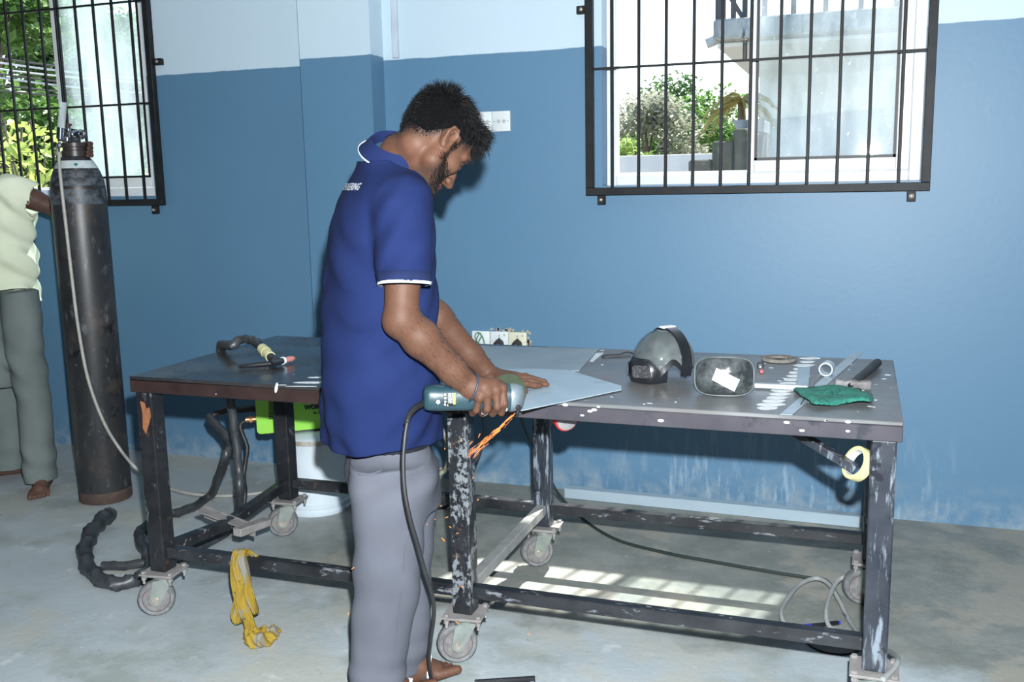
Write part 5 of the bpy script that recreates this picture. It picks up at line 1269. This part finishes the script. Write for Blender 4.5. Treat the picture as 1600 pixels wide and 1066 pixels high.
b = MB()
for s_, e_, w_, num in ((shoulderR, elbowR, wristR, 620), (shoulderL, elbowL, wristL, 420)):      # fine dark hair on the forearms
    ax_ = Vector((w_ - e_) / np.linalg.norm(w_ - e_))
    for _ in range(num):
        t = rnd.random() ** .8; c = Vector(e_ + (w_ - e_) * t); d = Vector([rnd.gauss(0, 1) for _ in range(3)]); d = (d - ax_ * d.dot(ax_)).normalized()
        h = bt.ray_cast(c + d * .09, -d, .09)
        if h[0] is not None: strand(b, h[0], h[1] * .35 + ax_ * .9 + Vector([rnd.uniform(-.4, .4) for _ in range(3)]), rnd.uniform(.006, .012), .00032, Vector((0, 0, 0)), Vector((0, 0, 0)), 2)
k = b.build('arm_hair', M_HAIR, worker, 180); k['kind'] = 'stuff'

# ------------------------------------------------------------------ angle grinder
gr = thing('angle_grinder', 'teal angle grinder in the right hand of the man cutting the pale sheet', 'angle grinder', GA + (GB - GA) * .5)
M_TEAL = pm('teal_tool_plastic', (.014, .040, .053), (.020, .048, .062), 12, rough=.4, layers=(((.11, .14, .155), 22, .6, .74),))
M_HEADM = pm('grey_gear_housing', (.19, .23, .26), (.13, .16, .185), 18, rough=.45, metal=.25)
def G(u, a=0, h=0): return Vector(ax_pt(u) + gto * a + gup * h)
def gring(u, ra, rhh, n=28, e=.8, ca=0, ch=0): return [G(u, ca + ra * math.copysign(abs(math.cos(t)) ** e, math.cos(t)), ch + rhh * math.copysign(abs(math.sin(t)) ** e, math.sin(t))) for t in [2 * PI * k / n for k in range(n)]]
MB().loft([gring(661, .020, .020), gring(663, .026, .030), gring(670, .030, .034), gring(684, .032, .0345), gring(735, .032, .0335), gring(776, .033, .035), gring(788, .034, .036), gring(796, .034, .037)]).build('body', M_TEAL, gr, 50)
MB().loft([gring(795, .036, .037), gring(799, .038, .038), gring(808, .036, .036, ca=-.004), gring(816, .026, .030, ca=-.008), gring(818.5, .018, .024, ca=-.010)]).build('gear_head', M_HEADM, gr, 40)
sp0 = G(806, -.030); spd = Vector(-gto)
MB().cyl(sp0, sp0 + spd * .020, .019, seg=24).build('spindle', M_STEEL, gr)
dcn = sp0 + spd * .020; dcn = dcn - Vector(gA) * .012 + Vector(gup) * .002
MB().lathe([(.010, -.001), (.052, -.0012), (.0525, 0), (.052, .0012), (.010, .001)], dcn, spd, 48).build('cutting_disc', pm('olive_green_abrasive', (.03, .045, .022), (.024, .036, .018), 60, rough=.9, bp=.2), gr)
MB().cyl(G(806, .028, -.020), G(806, .041, -.020), .0075, seg=18).cyl(G(806, .04, -.020), G(806, .044, -.020), .005, seg=14).build('spindle_lock', M_BLACKPL, gr)
MB().bar(G(807, .034, -.024), G(803, .036, -.046), .010, .008, .002).build('guard_lever', M_BLACKPL, gr)
for u, h, a in ((682, -.004, .031), (787, -.026, .027)): MB().cyl(G(u, a - .004, h), G(u, a + .0025, h), .0052, seg=16).build('screw', M_PLASTIC, gr)
# rating label with its symbols
lab = MB(); lp = lambda u, h, o=.0: G(u, math.sqrt(max(.0325 ** 2 - (h * .93) ** 2, 1e-5)) + .0012 + o, h)
lr = [[lp(690 + 20 * i / 6, .0215 - .037 * j / 8) for i in range(7)] for j in range(9)]
V_ = [[lab.bm.verts.new(p) for p in r] for r in lr]
for j in range(8):
    for i in range(6): lab.bm.faces.new((V_[j][i], V_[j][i + 1], V_[j + 1][i + 1], V_[j + 1][i]))
lab = lab.build('rating_label', M_INK, gr, 180)
def patch(u0, u1, h0, h1, nm, m):
    b = MB(); n = 4; V_ = [[b.bm.verts.new(lp(u, h0 + (h1 - h0) * j / n, .0006)) for u in (u0, u1)] for j in range(n + 1)]
    for j in range(n): b.bm.faces.new((V_[j][0], V_[j][1], V_[j + 1][1], V_[j + 1][0]))
    return b.build(nm, m, lab, 0)
patch(705.5, 709, .019, -.011, 'yellow_strip', pm('yellow_print', (.50, .55, .10)))
M_PRT = pm('pale_print', (.50, .52, .53), (.22, .23, .24), 420, .48, .52)
patch(697, 705, .019, -.008, 'small_print', pm('small_grey_print', (.34, .36, .37), (.05, .055, .06), 500, .46, .54))
patch(691, 694.5, .018, .012, 'symbol', M_PRT); 
for h in (.006, -.003, -.011):
    p = lp(692.8, h, .0004); MB().cyl(p - Vector(gto) * .001, p + Vector(gto) * .0006, .0032, seg=14).build('symbol', M_PRT, lab)
p = lp(697, -.013, .0004); MB().cyl(p - Vector(gto) * .001, p + Vector(gto) * .0006, .003, seg=3).build('symbol', M_PRT, lab)
# cord with its sleeve
c0 = G(668, .004, -.012)
cp = [c0, G(659, .010, -.014), at_y(648, 638, 2.205), at_y(640, 648, 2.175), at_y(635, 662, 2.155)]
MB().tube(cp, lambda f: .0095 - .0030 * f, 12, 5).build('cord_sleeve', M_RUBBER, gr)
cp = [at_y(637, 657, 2.16), at_y(633, 680, 2.145), at_y(630, 720, 2.13), at_y(632, 765, 2.12), at_y(640, 808, 2.12), at_y(652, 850, 2.14), at_y(663, 890, 2.18), at_y(675, 930, 2.24), at_y(678, 960, 2.28), at_y(673, 1000, 2.34), at_y(670, 1030, 2.38), at_z(674, 1062, .030), at_z(680, 1082, .010), at_z(700, 1120, .008), at_z(740, 1160, .008)]
MB().tube(cp, .0058, 10, 8).build('cord', M_RUBBER, gr)

# ------------------------------------------------------------------ sparks: glowing bits of steel thrown off the cut
M_SPK, t_, bs_, N_, L_ = nodes('glowing_steel'); bs_.inputs['Base Color'].default_value = (.5, .15, .03, 1); bs_.inputs['Emission Color'].default_value = (1, .30, .07, 1); bs_.inputs['Emission Strength'].default_value = .8
rnd = random.Random(5); b = MB()
s0 = at_y(806, 645, 2.475); s1 = at_y(742, 706, 2.40); s2 = at_y(730, 730, 2.38)
dm = (s1 - s0)
for i in range(110):
    t = rnd.random() ** .9; sp_ = .002 + .010 * t; p = s0 + dm * t + Vector([rnd.gauss(0, sp_ * .5) for _ in range(3)]); d = (dm.normalized() + Vector([rnd.gauss(0, .05) for _ in range(3)])).normalized()
    b.cyl(p, p + d * rnd.uniform(.012, .030), .0005, .0002, seg=4)
for u, v, l in ((733, 712, 5), (690, 790, 4), (700, 808, 6), (668, 820, 6), (705, 825, 5), (667, 838, 9), (672, 843, 8), (695, 846, 9), (667, 855, 7), (716, 833, 4), (680, 812, 4), (553, 887, 6), (545, 958, 5), (724, 918, 7), (717, 975, 8), (748, 780, 4), (690, 732, 4), (695, 700, 3), (720, 690, 6), (738, 690, 9), (750, 678, 8), (829, 992, 5), (683, 760, 4), (740, 745, 4), (660, 870, 6)):
    p = at_y(u, v, rnd.uniform(2.40, 2.55)) if u > 640 else at_y(u, v, 2.16); d = Vector((-.5 + rnd.uniform(-.4, .6), rnd.uniform(-.2, .2), rnd.uniform(-.9, .5))).normalized()
    b.cyl(p, p + d * l * .0016, .0014, .0008, seg=5)
o = b.build('sparks', M_SPK, smooth=0); o['kind'] = 'stuff'; o['label'] = 'orange sparks spraying down from the cutting disc'
# ------------------------------------------------------------------ the helper holding the cylinder
F2 = np.array([.39, -.921, 0]); S2 = np.array([.921, .39, 0])     # faces the camera; S2 points to his left arm (our right)
Y2 = 3.70
c2 = npv(at_y(-26, 400, Y2))
def P2(u, v, y=Y2): return npv(at_y(u, v, y))
B2 = Field(rng_axis((-4.55, -3.47, .007), (-3.47, -3.18, .0034)), rng_axis((3.30, 3.54, .006), (3.54, 3.80, .0034), (3.80, 4.0, .006)), rng_axis((-.004, .10, .005), (.10, 1.3, .012), (1.3, 1.58, .006), (1.58, 1.70, .003), (1.70, 1.90, .006)))
shL2 = P2(14, 296); elL2 = P2(92, 328, 3.84); haL2 = np.array([gx - .055, gy + .10, 1.625])
shR2 = shL2 - S2 * .37; elR2 = shR2 + np.array([-.05, .02, -.30]); haR2 = elR2 + np.array([.02, -.10, -.24])
nk2 = (shL2 + shR2) / 2 + [-.02, 0, .055]
hd2 = nk2 + [-.075, -.05, .150]
def hp2(f, u, s): return hd2 + F2 * f + np.array([0, 0, 1.]) * u - S2 * s
R2 = np.array([F2, [0, 0, 1], -S2])
B2.chain([shL2, nk2 + [0, 0, -.07], shR2], [.05, .06, .05], .03).chain([nk2 + [0, 0, -.08], hp2(-.02, -.04, 0)], [.06, .055], .03)
pl2 = c2.copy(); pl2[2] = .92
B2.chain([nk2 + [0, 0, -.12], (nk2 + pl2) / 2, pl2], [.085, .09, .09], .04)
for s, e, h in ((shL2, elL2, haL2), (shR2, elR2, haR2)): B2.chain([s, (s + e) / 2, e, (e * .7 + h * .3), h], [.05, .048, .04, .043, .027], .02)
nkc = np.array([gx, gy, 1.65])
def nc(a, z, r): return np.array([gx + r * math.cos(math.radians(a)), gy + r * math.sin(math.radians(a)), z])
for z, a0 in ((1.674, 12), (1.656, 4), (1.638, -2), (1.621, -6)):
    B2.chain([haL2 * .4 + nc(112, z, .078) * .6, nc(98, z, .072), nc(60, z, .072), nc(30 + a0, z - .002, .071), nc(a0 + 6, z - .005, .069)], [.014, .0100, .0098, .0095, .0082], .003)
B2.chain([haL2, nc(112, 1.645, .088)], [.026, .022], .012)
# right hand hanging
B2.chain([haR2, haR2 + [0, -.02, -.09]], [.026, .022], .015)
for i in range(4): p = haR2 + S2 * (.03 - .02 * i) + [0, -.02, -.09]; B2.chain([p, p + [0, -.012, -.04], p + [0, -.004, -.075]], [.0105, .0095, .008], .004)
B2.chain([haR2 + [0, -.02, -.03], haR2 + S2 * .04 + [0, -.04, -.07], haR2 + S2 * .042 + [0, -.045, -.10]], [.014, .011, .009], .008)
def head_shape(F, hp, R):
    F.ell(hp(-.006, .043, 0), (.097, .086, .075), R, .02); F.ell(hp(.034, -.02, 0), (.058, .088, .060), R, .02)
    for s in (-1, 1):
        F.chain([hp(.004, -.015, .06 * s), hp(.01, -.06, .053 * s), hp(.078, -.098, .014 * s)], [.016, .018, .017], .025)
        F.ell(hp(.097, .010, .031 * s), (.016, .012, .016), R, .012, '-').ell(hp(.080, .010, .031 * s), (.0125, .011, .0135), R, .004)
        F.ell(hp(-.006, .004, .076 * s), (.018, .030, .009), R, .006); F.ell(hp(.104, -.034, .011 * s), (.010, .009, .008), R, .006)
    F.chain([hp(.092, .018, 0), hp(.106, -.010, 0), hp(.118, -.033, 0)], [.009, .0095, .0115], .012)
    F.chain([hp(.090, -.066, -.02), hp(.100, -.062, 0), hp(.090, -.066, .02)], [.004, .0065, .004], .006).chain([hp(.086, -.078, -.017), hp(.096, -.076, 0), hp(.086, -.078, .017)], [.005, .0075, .005], .006)
head_shape(B2, hp2, R2)
# feet: one towards us, one turned out to our left
def foot(F, an, d, mirror):
    d = np.array([*d, 0]) / np.linalg.norm(d); s = np.array([-d[1], d[0], 0]) * mirror
    z0 = np.array([an[0], an[1], .075]); heel = z0 - d * .045; heel[2] = .028
    F.chain([z0 + [0, 0, .12], z0], [.036, .033], .02).chain([z0, heel], [.034, .029], .02)
    F.chain([z0, z0 + d * .07 + [0, 0, -.025], z0 + d * .12 + [0, 0, -.045]], [.035, .031, .022], .02); F.cone(heel, z0 + d * .115 + [0, 0, -.052], .027, .026, .02, flat=(s, .72))
    for off, ln, r in ((-.030, .185, .0145), (-.010, .180, .0105), (.008, .170, .010), (.024, .158, .0095), (.038, .143, .009)):
        b0 = z0 + d * .12 + s * off + [0, 0, -.052]; b1 = z0 + d * ln + s * off * 1.1; b1[2] = r
        F.chain([b0, (b0 + b1) / 2 + [0, 0, .004], b1], [r * 1.15, r, r * .95], .004)
tA = npv(at_z(60, 779, 0)); dA = (.60, -.80); anA = tA - np.array([*dA, 0]) * .165; anA[2] = 0
anB = npv(at_z(31, 742, 0)) + [-.03, .02, 0]; dB = (-.76, -.65)
foot(B2, anA, dA, 1); foot(B2, anB, dB, -1)
hipA, hipB = pl2 + S2 * .09, pl2 - S2 * .09
B2.chain([hipA, P2(50, 620, 3.62), anA + [0, 0, .12]], [.07, .05, .035], .02).chain([hipB, P2(0, 620, 3.72), anB + [0, 0, .12]], [.07, .05, .035], .02)
helper = thing('person', 'barefoot person in pale yellow shirt standing behind the tall black cylinder', 'person', (c2[0], c2[1], 0))
SK2 = np.array([.085, .045, .034])
field_object('body', B2, M_SKIN, helper, 1, lambda P: np.tile(SK2, (len(P), 1)) * np.where(P[:, 2] < .2, 1.25, 1)[:, None])
Q2 = Field(np.arange(-4.50, -3.35, .006), np.arange(3.30, 4.10, .006), np.arange(.82, 1.66, .006))
rows2 = [(505, -118, 70), (480, -118, 67), (430, -112, 54), (380, -108, 50), (340, -104, 50), (310, -98, 48), (290, -90, 40)]
s2 = []
for v, a, b_ in rows2:
    A, Bq = at_y(a, v, Y2), at_y(b_, v, Y2); c = (A + Bq) / 2; w = (Bq - A).length / 2 * .78; s2.append((c.z, c.x, c.y, w, .135))
Q2.loft(s2, S2, F2, 2.3, .03).chain([shL2 + [0, 0, .008], nk2 + [0, 0, -.055], shR2 + [0, 0, .008]], [.064, .064, .064], .05)
slE = shL2 + (elL2 - shL2) * .56; slE2 = shR2 + (elR2 - shR2) * .75
Q2.chain([shL2, slE], [.068, .072], .03).chain([shR2, slE2], [.068, .070], .03)
Q2.wrinkle(lambda X, Y, Z: .006 * np.sin(22 * X + 14 * Z + 2 * np.sin(11 * Z)) + .005 * np.sin(38 * Z - 26 * X + 3 * np.sin(15 * Y)) + .003 * np.sin(70 * X + 30 * Z))
nS = (elL2 - shL2) / np.linalg.norm(elL2 - shL2)
Q2.cone(slE + nS * .012, slE + nS * .2, .085, .085, 0, '-').cone(slE - nS * .03, slE + nS * .05, .060, .064, 0, '-')
nS2 = (elR2 - shR2) / np.linalg.norm(elR2 - shR2); Q2.cone(slE2 + nS2 * .06, slE2 + nS2 * .12, .10, .10, 0, '-')
Q2.add(lambda X, Y, Z: Z - (.872 + .16 * np.clip(X - c2[0] - .02, 0, 1) + .008 * np.sin(14 * X)), (-5, 3, .7), (-3, 4.2, 1.0), 0, '-')
Q2.cone(nk2 + [0, -.0, -.01], nk2 + [-.02, 0, .2], .062, .066, .006, '-')
shirt2, _ = field_object('shirt', Q2, cloth('pale_yellow_linen', (.68, .72, .56), (.62, .66, .50), 600), helper, 2)
b = MB(); R = []
for k in range(41):
    an = math.radians(20 + 320 * k / 40); d = Vector(F2 * math.cos(an) + S2 * math.sin(an)); c = Vector(nk2) + Vector((0, 0, -.012 - .02 * max(0, math.cos(an))))
    R.append([c + d * .062, c + d * .066 + Vector((0, 0, .034)), c + d * .072 + Vector((0, 0, .034)), c + d * .092 - Vector((0, 0, .008)), c + d * .086 - Vector((0, 0, .008))])
b.loft(R).build('collar', M_POLO if 0 else cloth('pale_yellow_collar', (.68, .72, .56), (.62, .66, .50), 500), shirt2, 60)
T2 = Field(np.arange(-4.45, -3.42, .007), np.arange(3.30, 4.06, .007), np.arange(.05, 1.0, .007))
def leg_rows(rws, y, dpt):
    out = []
    for v, a, b_ in rws:
        A, Bq = at_y(a, v, y), at_y(b_, v, y); c = (A + Bq) / 2; out.append((c.z, c.x, c.y, (Bq - A).length / 2 * .77, dpt))
    return out
T2.loft(leg_rows([(455, 4, 56), (500, 8, 64), (560, 14, 68), (620, 28, 75), (680, 36, 83), (720, 39, 86), (765, 42, 86)], 3.60, .085), S2, F2, 2.2, .02)
T2.loft(leg_rows([(455, -62, 10), (500, -60, 16), (560, -55, 28), (620, -42, 34), (680, -20, 38), (735, 0, 41), (750, 2, 41)], 3.72, .085), S2, F2, 2.2, .02)
T2.loft(leg_rows([(455, -88, 52), (500, -90, 62), (545, -80, 60), (575, -60, 48), (600, -40, 30)], 3.64, .125), S2, F2, 2.2, .06)
T2.wrinkle(lambda X, Y, Z: .006 * np.sin(45 * Z + 30 * X + 2 * np.sin(13 * X)) * (np.exp(-((Z - .62) / .14) ** 2) + np.exp(-((Z - .16) / .07) ** 2)) + .004 * np.sin(34 * X + 12 * Z))
for a_ in (anA, anB): T2.cone([a_[0], a_[1], .03], [a_[0], a_[1], .16], .046, .046, .004, '-')
field_object('trousers', T2, cloth('faded_grey_trousers', (.125, .150, .145), (.155, .18, .175), 700), helper, 2)
G2 = Field(*[np.arange(hd2[i] - .16, hd2[i] + .2, .006) for i in range(3)])
G2.ell(hp2(-.012, .056, 0), (.103, .092, .083), R2, .01); X_, Y_, Z_ = np.meshgrid(*G2.ax, indexing='ij', sparse=True)
f_ = (X_ - hd2[0]) * F2[0] + (Y_ - hd2[1]) * F2[1]; G2.D = np.maximum(G2.D + .003 * np.sin(120 * X_ + 80 * Z_ + 60 * Y_), (.02 + 1.1 * np.clip(f_ - .0, 0, 1) - .5 * np.clip(-f_, 0, 1) - (Z_ - hd2[2]))).astype(np.float32)
field_object('hair', G2, M_HAIR, helper, 1)

# ------------------------------------------------------------------ outside
rnd = random.Random(21)
M_GROUND = pm('sandy_yard', (.42, .38, .30), (.30, .29, .22), 1.5, rough=.95)
b = MB(); b.box((0, 36, -.42), (120, 62.6, .1)); structure(b.build('ground', M_GROUND, smooth=0))
def leaf_mat(name, c1, c2):
    m, t, bs, N, L = nodes(name); out = t.nodes['Material Output']
    col = mix(t, ramp(t, noise(t, 1.7, 4), .35, .65), c1, c2); L(col, bs.inputs['Base Color']); bs.inputs['Roughness'].default_value = .5
    tl = N('ShaderNodeBsdfTranslucent'); L(col, tl.inputs[0]); mx = N('ShaderNodeMixShader'); mx.inputs[0].default_value = .45
    L(bs.outputs[0], mx.inputs[1]); L(tl.outputs[0], mx.inputs[2]); L(mx.outputs[0], out.inputs[0]); return m
M_BARK = pm('grey_bark', (.16, .13, .10), (.08, .065, .05), 20, rough=.95, bp=.5)
LEAF = [leaf_mat('green_leaves', (.07, .16, .035), (.13, .25, .06)), leaf_mat('light_green_leaves', (.20, .32, .07), (.30, .40, .11)), leaf_mat('dark_green_leaves', (.045, .11, .035), (.08, .17, .05)), leaf_mat('grey_green_leaves', (.22, .25, .17), (.30, .31, .24))]
def foliage(clusters, n, size, m, parent, r):
    """leaf blades scattered through a set of clusters, one mesh"""
    V, Fc = [], []
    for _ in range(n):
        (c, rad) = r.choice(clusters); d = Vector((r.gauss(0, 1), r.gauss(0, 1), r.gauss(0, 1))).normalized() * (r.random() ** .4)
        p = Vector(c) + Vector((d.x * rad[0], d.y * rad[1], d.z * rad[2])); q = Euler((r.uniform(-.9, .9), r.uniform(-.9, .9), r.uniform(0, 6.3))).to_matrix(); s = size * r.uniform(.6, 1.3)
        k = len(V)
        for x, y, z in ((0, 0, 0), (.5, .26, .05), (1, 0, -.1), (.5, -.26, .05)): V.append(p + q @ Vector((x * s, y * s, z * s)))
        Fc += [(k, k + 1, k + 2), (k, k + 2, k + 3)]
    me = bpy.data.meshes.new('foliage'); me.from_pydata(V, [], Fc); o = link('foliage', me, m, parent, 0); o['kind'] = 'stuff'; return o
def tree(name, label, x, y, h, w, m, n, size, seed, cat='tree', low=.25, trunk=.14):
    r = random.Random(seed); t = thing(name, label, cat, (x, y, -.37)); base = Vector((x, y, -.37)); b = MB()
    b.tube([base, base + Vector((.1, .05, h * .35)), base + Vector((.0, .1, h * .75))], lambda f: trunk * (1 - .7 * f), 8, 4)
    cl = []
    for i in range(16):
        a, z = r.uniform(0, 2 * PI), r.uniform(low, .92); k = math.sin(PI * min(1, (z - low) / (1.04 - low) * .8 + .2)) * w * r.uniform(.35, .8)
        c = base + Vector((math.cos(a) * k, math.sin(a) * k, h * z)); cl.append((c, (w * .38, w * .38, h * .11)))
        if i < 8: b.tube([base + Vector((.03, .05, h * max(.15, z - .3))), (base + Vector((0, 0, h * (z - .12))) + c) / 2, c], lambda f: trunk * .32 * (1 - .75 * f), 5, 3)
    b.build('trunk', M_BARK, t, 180); foliage(cl, n, size, m, t, r); return t
g = 'trees beyond the yard'
tx_ = lambda u, y: at_y(u, 200, y).x
tree('tree', 'dense green tree filling the left window nearest the frame edge', tx_(-15, 10.6), 10.6, 5.4, 1.9, LEAF[0], 9000, .18, 1, low=.12)
tree('tree', 'dark green tree behind the left half of the barred window', tx_(75, 18.2), 18.2, 6.4, 2.7, LEAF[2], 10000, .24, 2, low=.10)
tree('tree', 'tall green tree seen through the hazy pane of the left window', tx_(160, 25), 25, 7.2, 3.0, LEAF[0], 10000, .30, 3, low=.10)
tree('tree', 'pale green tree by the right jamb of the left window', tx_(235, 29.5), 29.5, 6.0, 3.0, LEAF[1], 8000, .34, 4, low=.10)
tree('tree', 'grey leafed tree seen left of the stairs in the right window', tx_(1008, 18.5), 18.5, 3.5, 1.15, LEAF[3], 5200, .12, 5, low=.35, trunk=.10)
tree('bush', 'light green bush beside the boundary wall in the right window', tx_(973, 17), 17, 2.5, .75, LEAF[1], 3600, .14, 6, 'bush', low=.3, trunk=.06)
tree('bush', 'mid green bush just left of the stone stairs outside', tx_(1092, 21), 21, 3.9, 1.5, LEAF[0], 6500, .14, 7, 'bush', low=.3, trunk=.06)
tree('bush', 'tall bush behind the stairs next to the pale palm', tx_(1050, 24.5), 24.5, 4.4, 1.6, LEAF[2], 5200, .15, 8, 'bush', low=.3, trunk=.06)
def palm(label, x, y, h, ln, m, seed, lean=0, tr=.11):
    r = random.Random(seed); t = thing('palm_tree', label, 'palm', (x, y, -.37)); b = MB(); top = Vector((x + lean, y, -.37 + h))
    b.tube([(x, y, -.37), (x + lean * .4, y, h * .5 - .37), top], tr, 10, 5, wob=.06).build('trunk', M_BARK, t, 180)
    for i in range(13):
        a = 2 * PI * i / 13 + r.uniform(-.2, .2); e = r.uniform(.1, .9); d = Vector((math.cos(a), math.sin(a), 0)); b = MB(); pts = [top + d * (ln * f * math.cos(e * .6)) + Vector((0, 0, ln * (f * e - 1.0 * f * f))) for f in [k / 6 for k in range(7)]]
        b.tube(pts, lambda f: .018 * (1 - .8 * f), 5, 2); sp = spline(pts, 4); sd = Vector((-d.y, d.x, 0))
        for k in range(2, len(sp)):
            for sgn in (-1, 1):
                p = sp[k]; l = ln * .26 * math.sin(PI * (k / len(sp)) ** .8 * .9 + .15); tip = p + sd * sgn * l + d * l * .5 + Vector((0, 0, -l * .45)); w_ = d * .018
                b.bm.faces.new([b.bm.verts.new(q) for q in (p - w_, p + w_, tip)])
        b.build('frond', m, t, 0)
    return t
palm('feathery coconut palm seen through the hazy pane of the left window', tx_(205, 14), 14, 4.1, 1.3, LEAF[2], 3)
M_DRY = leaf_mat('dry_yellow_fronds', (.42, .36, .10), (.50, .42, .16))
palm('small yellowing palm between the stairs and the white building', tx_(1158, 9.15), 9.15, 2.5, .36, M_DRY, 5, tr=.035)
# broad-leaved shrub close to the left window
sh = thing('broadleaf_shrub', 'bright yellow green shrub with big leaves under the left window bars', 'shrub', (tx_(30, 7), 7, -.37))
me = bpy.data.meshes.new('leaf'); pr_ = [(0, 0, 0), (.25, .20, .02), (.6, .24, .01), (1, 0, -.12), (.6, -.24, .01), (.25, -.20, .02), (.5, 0, -.03)]
me.from_pydata([Vector(p) * .15 for p in pr_], [], [(0, 1, 6), (1, 2, 6), (2, 3, 6), (3, 4, 6), (4, 5, 6), (5, 0, 6)]); me.materials.append(leaf_mat('bright_big_leaves', (.30, .42, .08), (.42, .50, .16)))
b = MB()
for i in range(9):
    u, v = rnd.uniform(-20, 90), rnd.uniform(185, 235); p = at_y(u, v, 7 + rnd.uniform(-.25, .25)); b.tube([(tx_(30, 7), 7, -.37), (p.x * .6 + tx_(30, 7) * .4, 7, .9), p], lambda f: .018 * (1 - .6 * f), 5, 4)
b.build('stem', M_BARK, sh)
for i in range(150):
    u = rnd.uniform(-25, 100); v = rnd.uniform(178 + .35 * abs(u - 20), 290); p = at_y(u, v, 7 + rnd.uniform(-.35, .3))
    o = bpy.data.objects.new('leaf', me); C.objects.link(o); o.parent = sh; o.location = p - sh.location; o.rotation_euler = (rnd.uniform(-.8, .8), rnd.uniform(-.3, .9), rnd.uniform(0, 6.3)); s_ = rnd.uniform(.6, 1.15); o.scale = (s_, s_, s_)
# overhead cables past the left window
M_WIRE = pm('pale_cable', (.5, .52, .54), rough=.6); DK = pm('dark_cable', (.05, .05, .05))
names = ('topmost', 'second', 'third', 'fourth', 'fifth', 'sixth', 'lowest')
for i, (va, vb) in enumerate(((84, 116), (92, 121), (104, 126), (110, 137), (116, 143), (131, 147), (142, 150))):
    a_, b_ = at_y(-120, va - 12, 8), at_y(300, vb + 8, 9.5); mdl = (a_ + b_) / 2 + Vector((0, 0, -.04))
    o = MB().tube([a_, mdl, b_], .011, 6, 6).build('overhead_cable', M_WIRE if i in (1, 2, 4) else DK, origin=mdl)
    tag(o, names[i] + ' of the seven overhead cables crossing the left window view', 'cable', 'overhead cables outside the left window')
# house with balcony beyond the right window
M_WHITEW = pm('white_outdoor_render', (.66, .67, .66), (.58, .60, .60), 1.2, rough=.9)
M_STAIN = pm('stained_concrete', (.34, .36, .35), (.16, .18, .18), 3, rough=.95, bp=.3, layers=(((.52, .54, .54), 5, .56, .7, (1, 1, .4)), ((.05, .055, .05), 9, .6, .7, (1.5, 1, .4))))
M_MOSS = pm('mossy_stone', (.10, .10, .085), (.06, .062, .05), 4, rough=1, bp=.5, bscale=25, layers=(((.18, .17, .14), 11, .6, .7), ((.075, .10, .03), 6, .62, .7)))
M_BLUEW = pm('blue_outdoor_dado', (.16, .23, .30), (.20, .27, .34), 2, rough=.8)
Yb, Yw = 9.3, 12.6
xs0, xs1 = at_y(1114, 45, Yb).x, 9.5; zt, zb = at_y(1200, 24, Yb).z, at_y(1200, 57, Yb).z
hs = thing('house', 'white house with a stained concrete balcony beyond the right window', 'house', ((xs0 + xs1) / 2 + 1, Yw, -.37))
MB().box(((xs0 + xs1) / 2, (Yb + Yw) / 2, (zt + zb) / 2), (xs1 - xs0, Yw - Yb, zt - zb), bev=.02).build('balcony_slab', M_STAIN, hs)
MB().box(((xs0 + xs1) / 2, (Yb + Yw) / 2 + .12, zb - .02), (xs1 - xs0 - .02, Yw - Yb - .24, .035)).build('soffit', M_WHITEW, hs)
xw = at_y(1186, 150, Yw).x
MB().box(((xw + xs1) / 2, Yw + 1.6, (zb - .37) / 2), (xs1 - xw, 3.2, zb + .37)).build('wall', M_WHITEW, hs)
p0, p1 = at_y(1184, 189, Yw - .03), at_y(1445, 163, Yw - .03)
MB().prism([(p0.x, Yw - .001, -.37), (xs1, Yw - .001, -.37), (xs1, Yw - .001, p1.z + .2), p1, p0], .03, (0, -1, 0)).build('blue_dado', M_BLUEW, hs)
for u in (1122, 1130, 1146, 1164, 1195, 1240, 1290, 1345, 1400):
    x = at_y(u, 20, Yb + .1).x; MB().box((x, Yb + .1, zt + .5), (.045, .045, 1.0)).build('railing_post', DK, hs)
for z in (.35, .98): MB().bar((xs0, Yb + .1, zt + z), (xs1, Yb + .1, zt + z), .04, .04).build('railing', DK, hs)
MB().bar((at_y(1122, 20, Yb).x, Yb + .1, zt + .35), (at_y(1160, 20, Yb).x, Yb + .1, zt + .0), .04, .04).build('railing_brace', DK, hs)
p = at_y(1104, 68, Yb + .3); MB().cyl(p, p + Vector((.35, 0, .12)), .05, seg=12).build('drain_pipe', pm('grey_pipe', (.4, .42, .42)), hs)
# stone stairs
ys = 7.4; st_ = thing('stone_stairs', 'mossy dark stone stairs outside the open half of the right window', 'stairs', (at_y(1120, 260, ys).x, ys + .6, -.37))
tops = ((1075, 1112, 250), (1112, 1146, 221), (1146, 1182, 201))
for u0, u1, v in tops:
    a_, b_ = at_y(u0, v, ys), at_y(u1, v, ys); z = a_.z
    MB().box(((a_.x + b_.x) / 2, ys + .65, (z - .37) / 2), (b_.x - a_.x - .004, 1.3, z + .37), bev=.015).build('step', M_MOSS, st_)
a_, b_ = at_y(1143, 188, ys + .1), at_y(1172, 187, ys + .1)
MB().prism([(a_.x, ys + .1, a_.z), (b_.x + .1, ys + .1, a_.z), (b_.x + .1, ys + .1, a_.z - .09), (a_.x + .05, ys + .1, a_.z - .09)], .5, (0, 1, 0)).build('stone_ledge', M_STAIN, st_)
# boundary wall
p0, p1 = at_y(930, 240, 15), at_y(1110, 232, 15)
bw = MB().box(((p0.x + p1.x) / 2 - 2, 15, (p0.z - .37) / 2 - .05), (p1.x - p0.x + 5, .2, p0.z + .37), bev=.01).build('boundary_wall', M_WHITEW)
tag(bw, 'low white boundary wall outside beneath the bushes', 'garden wall')
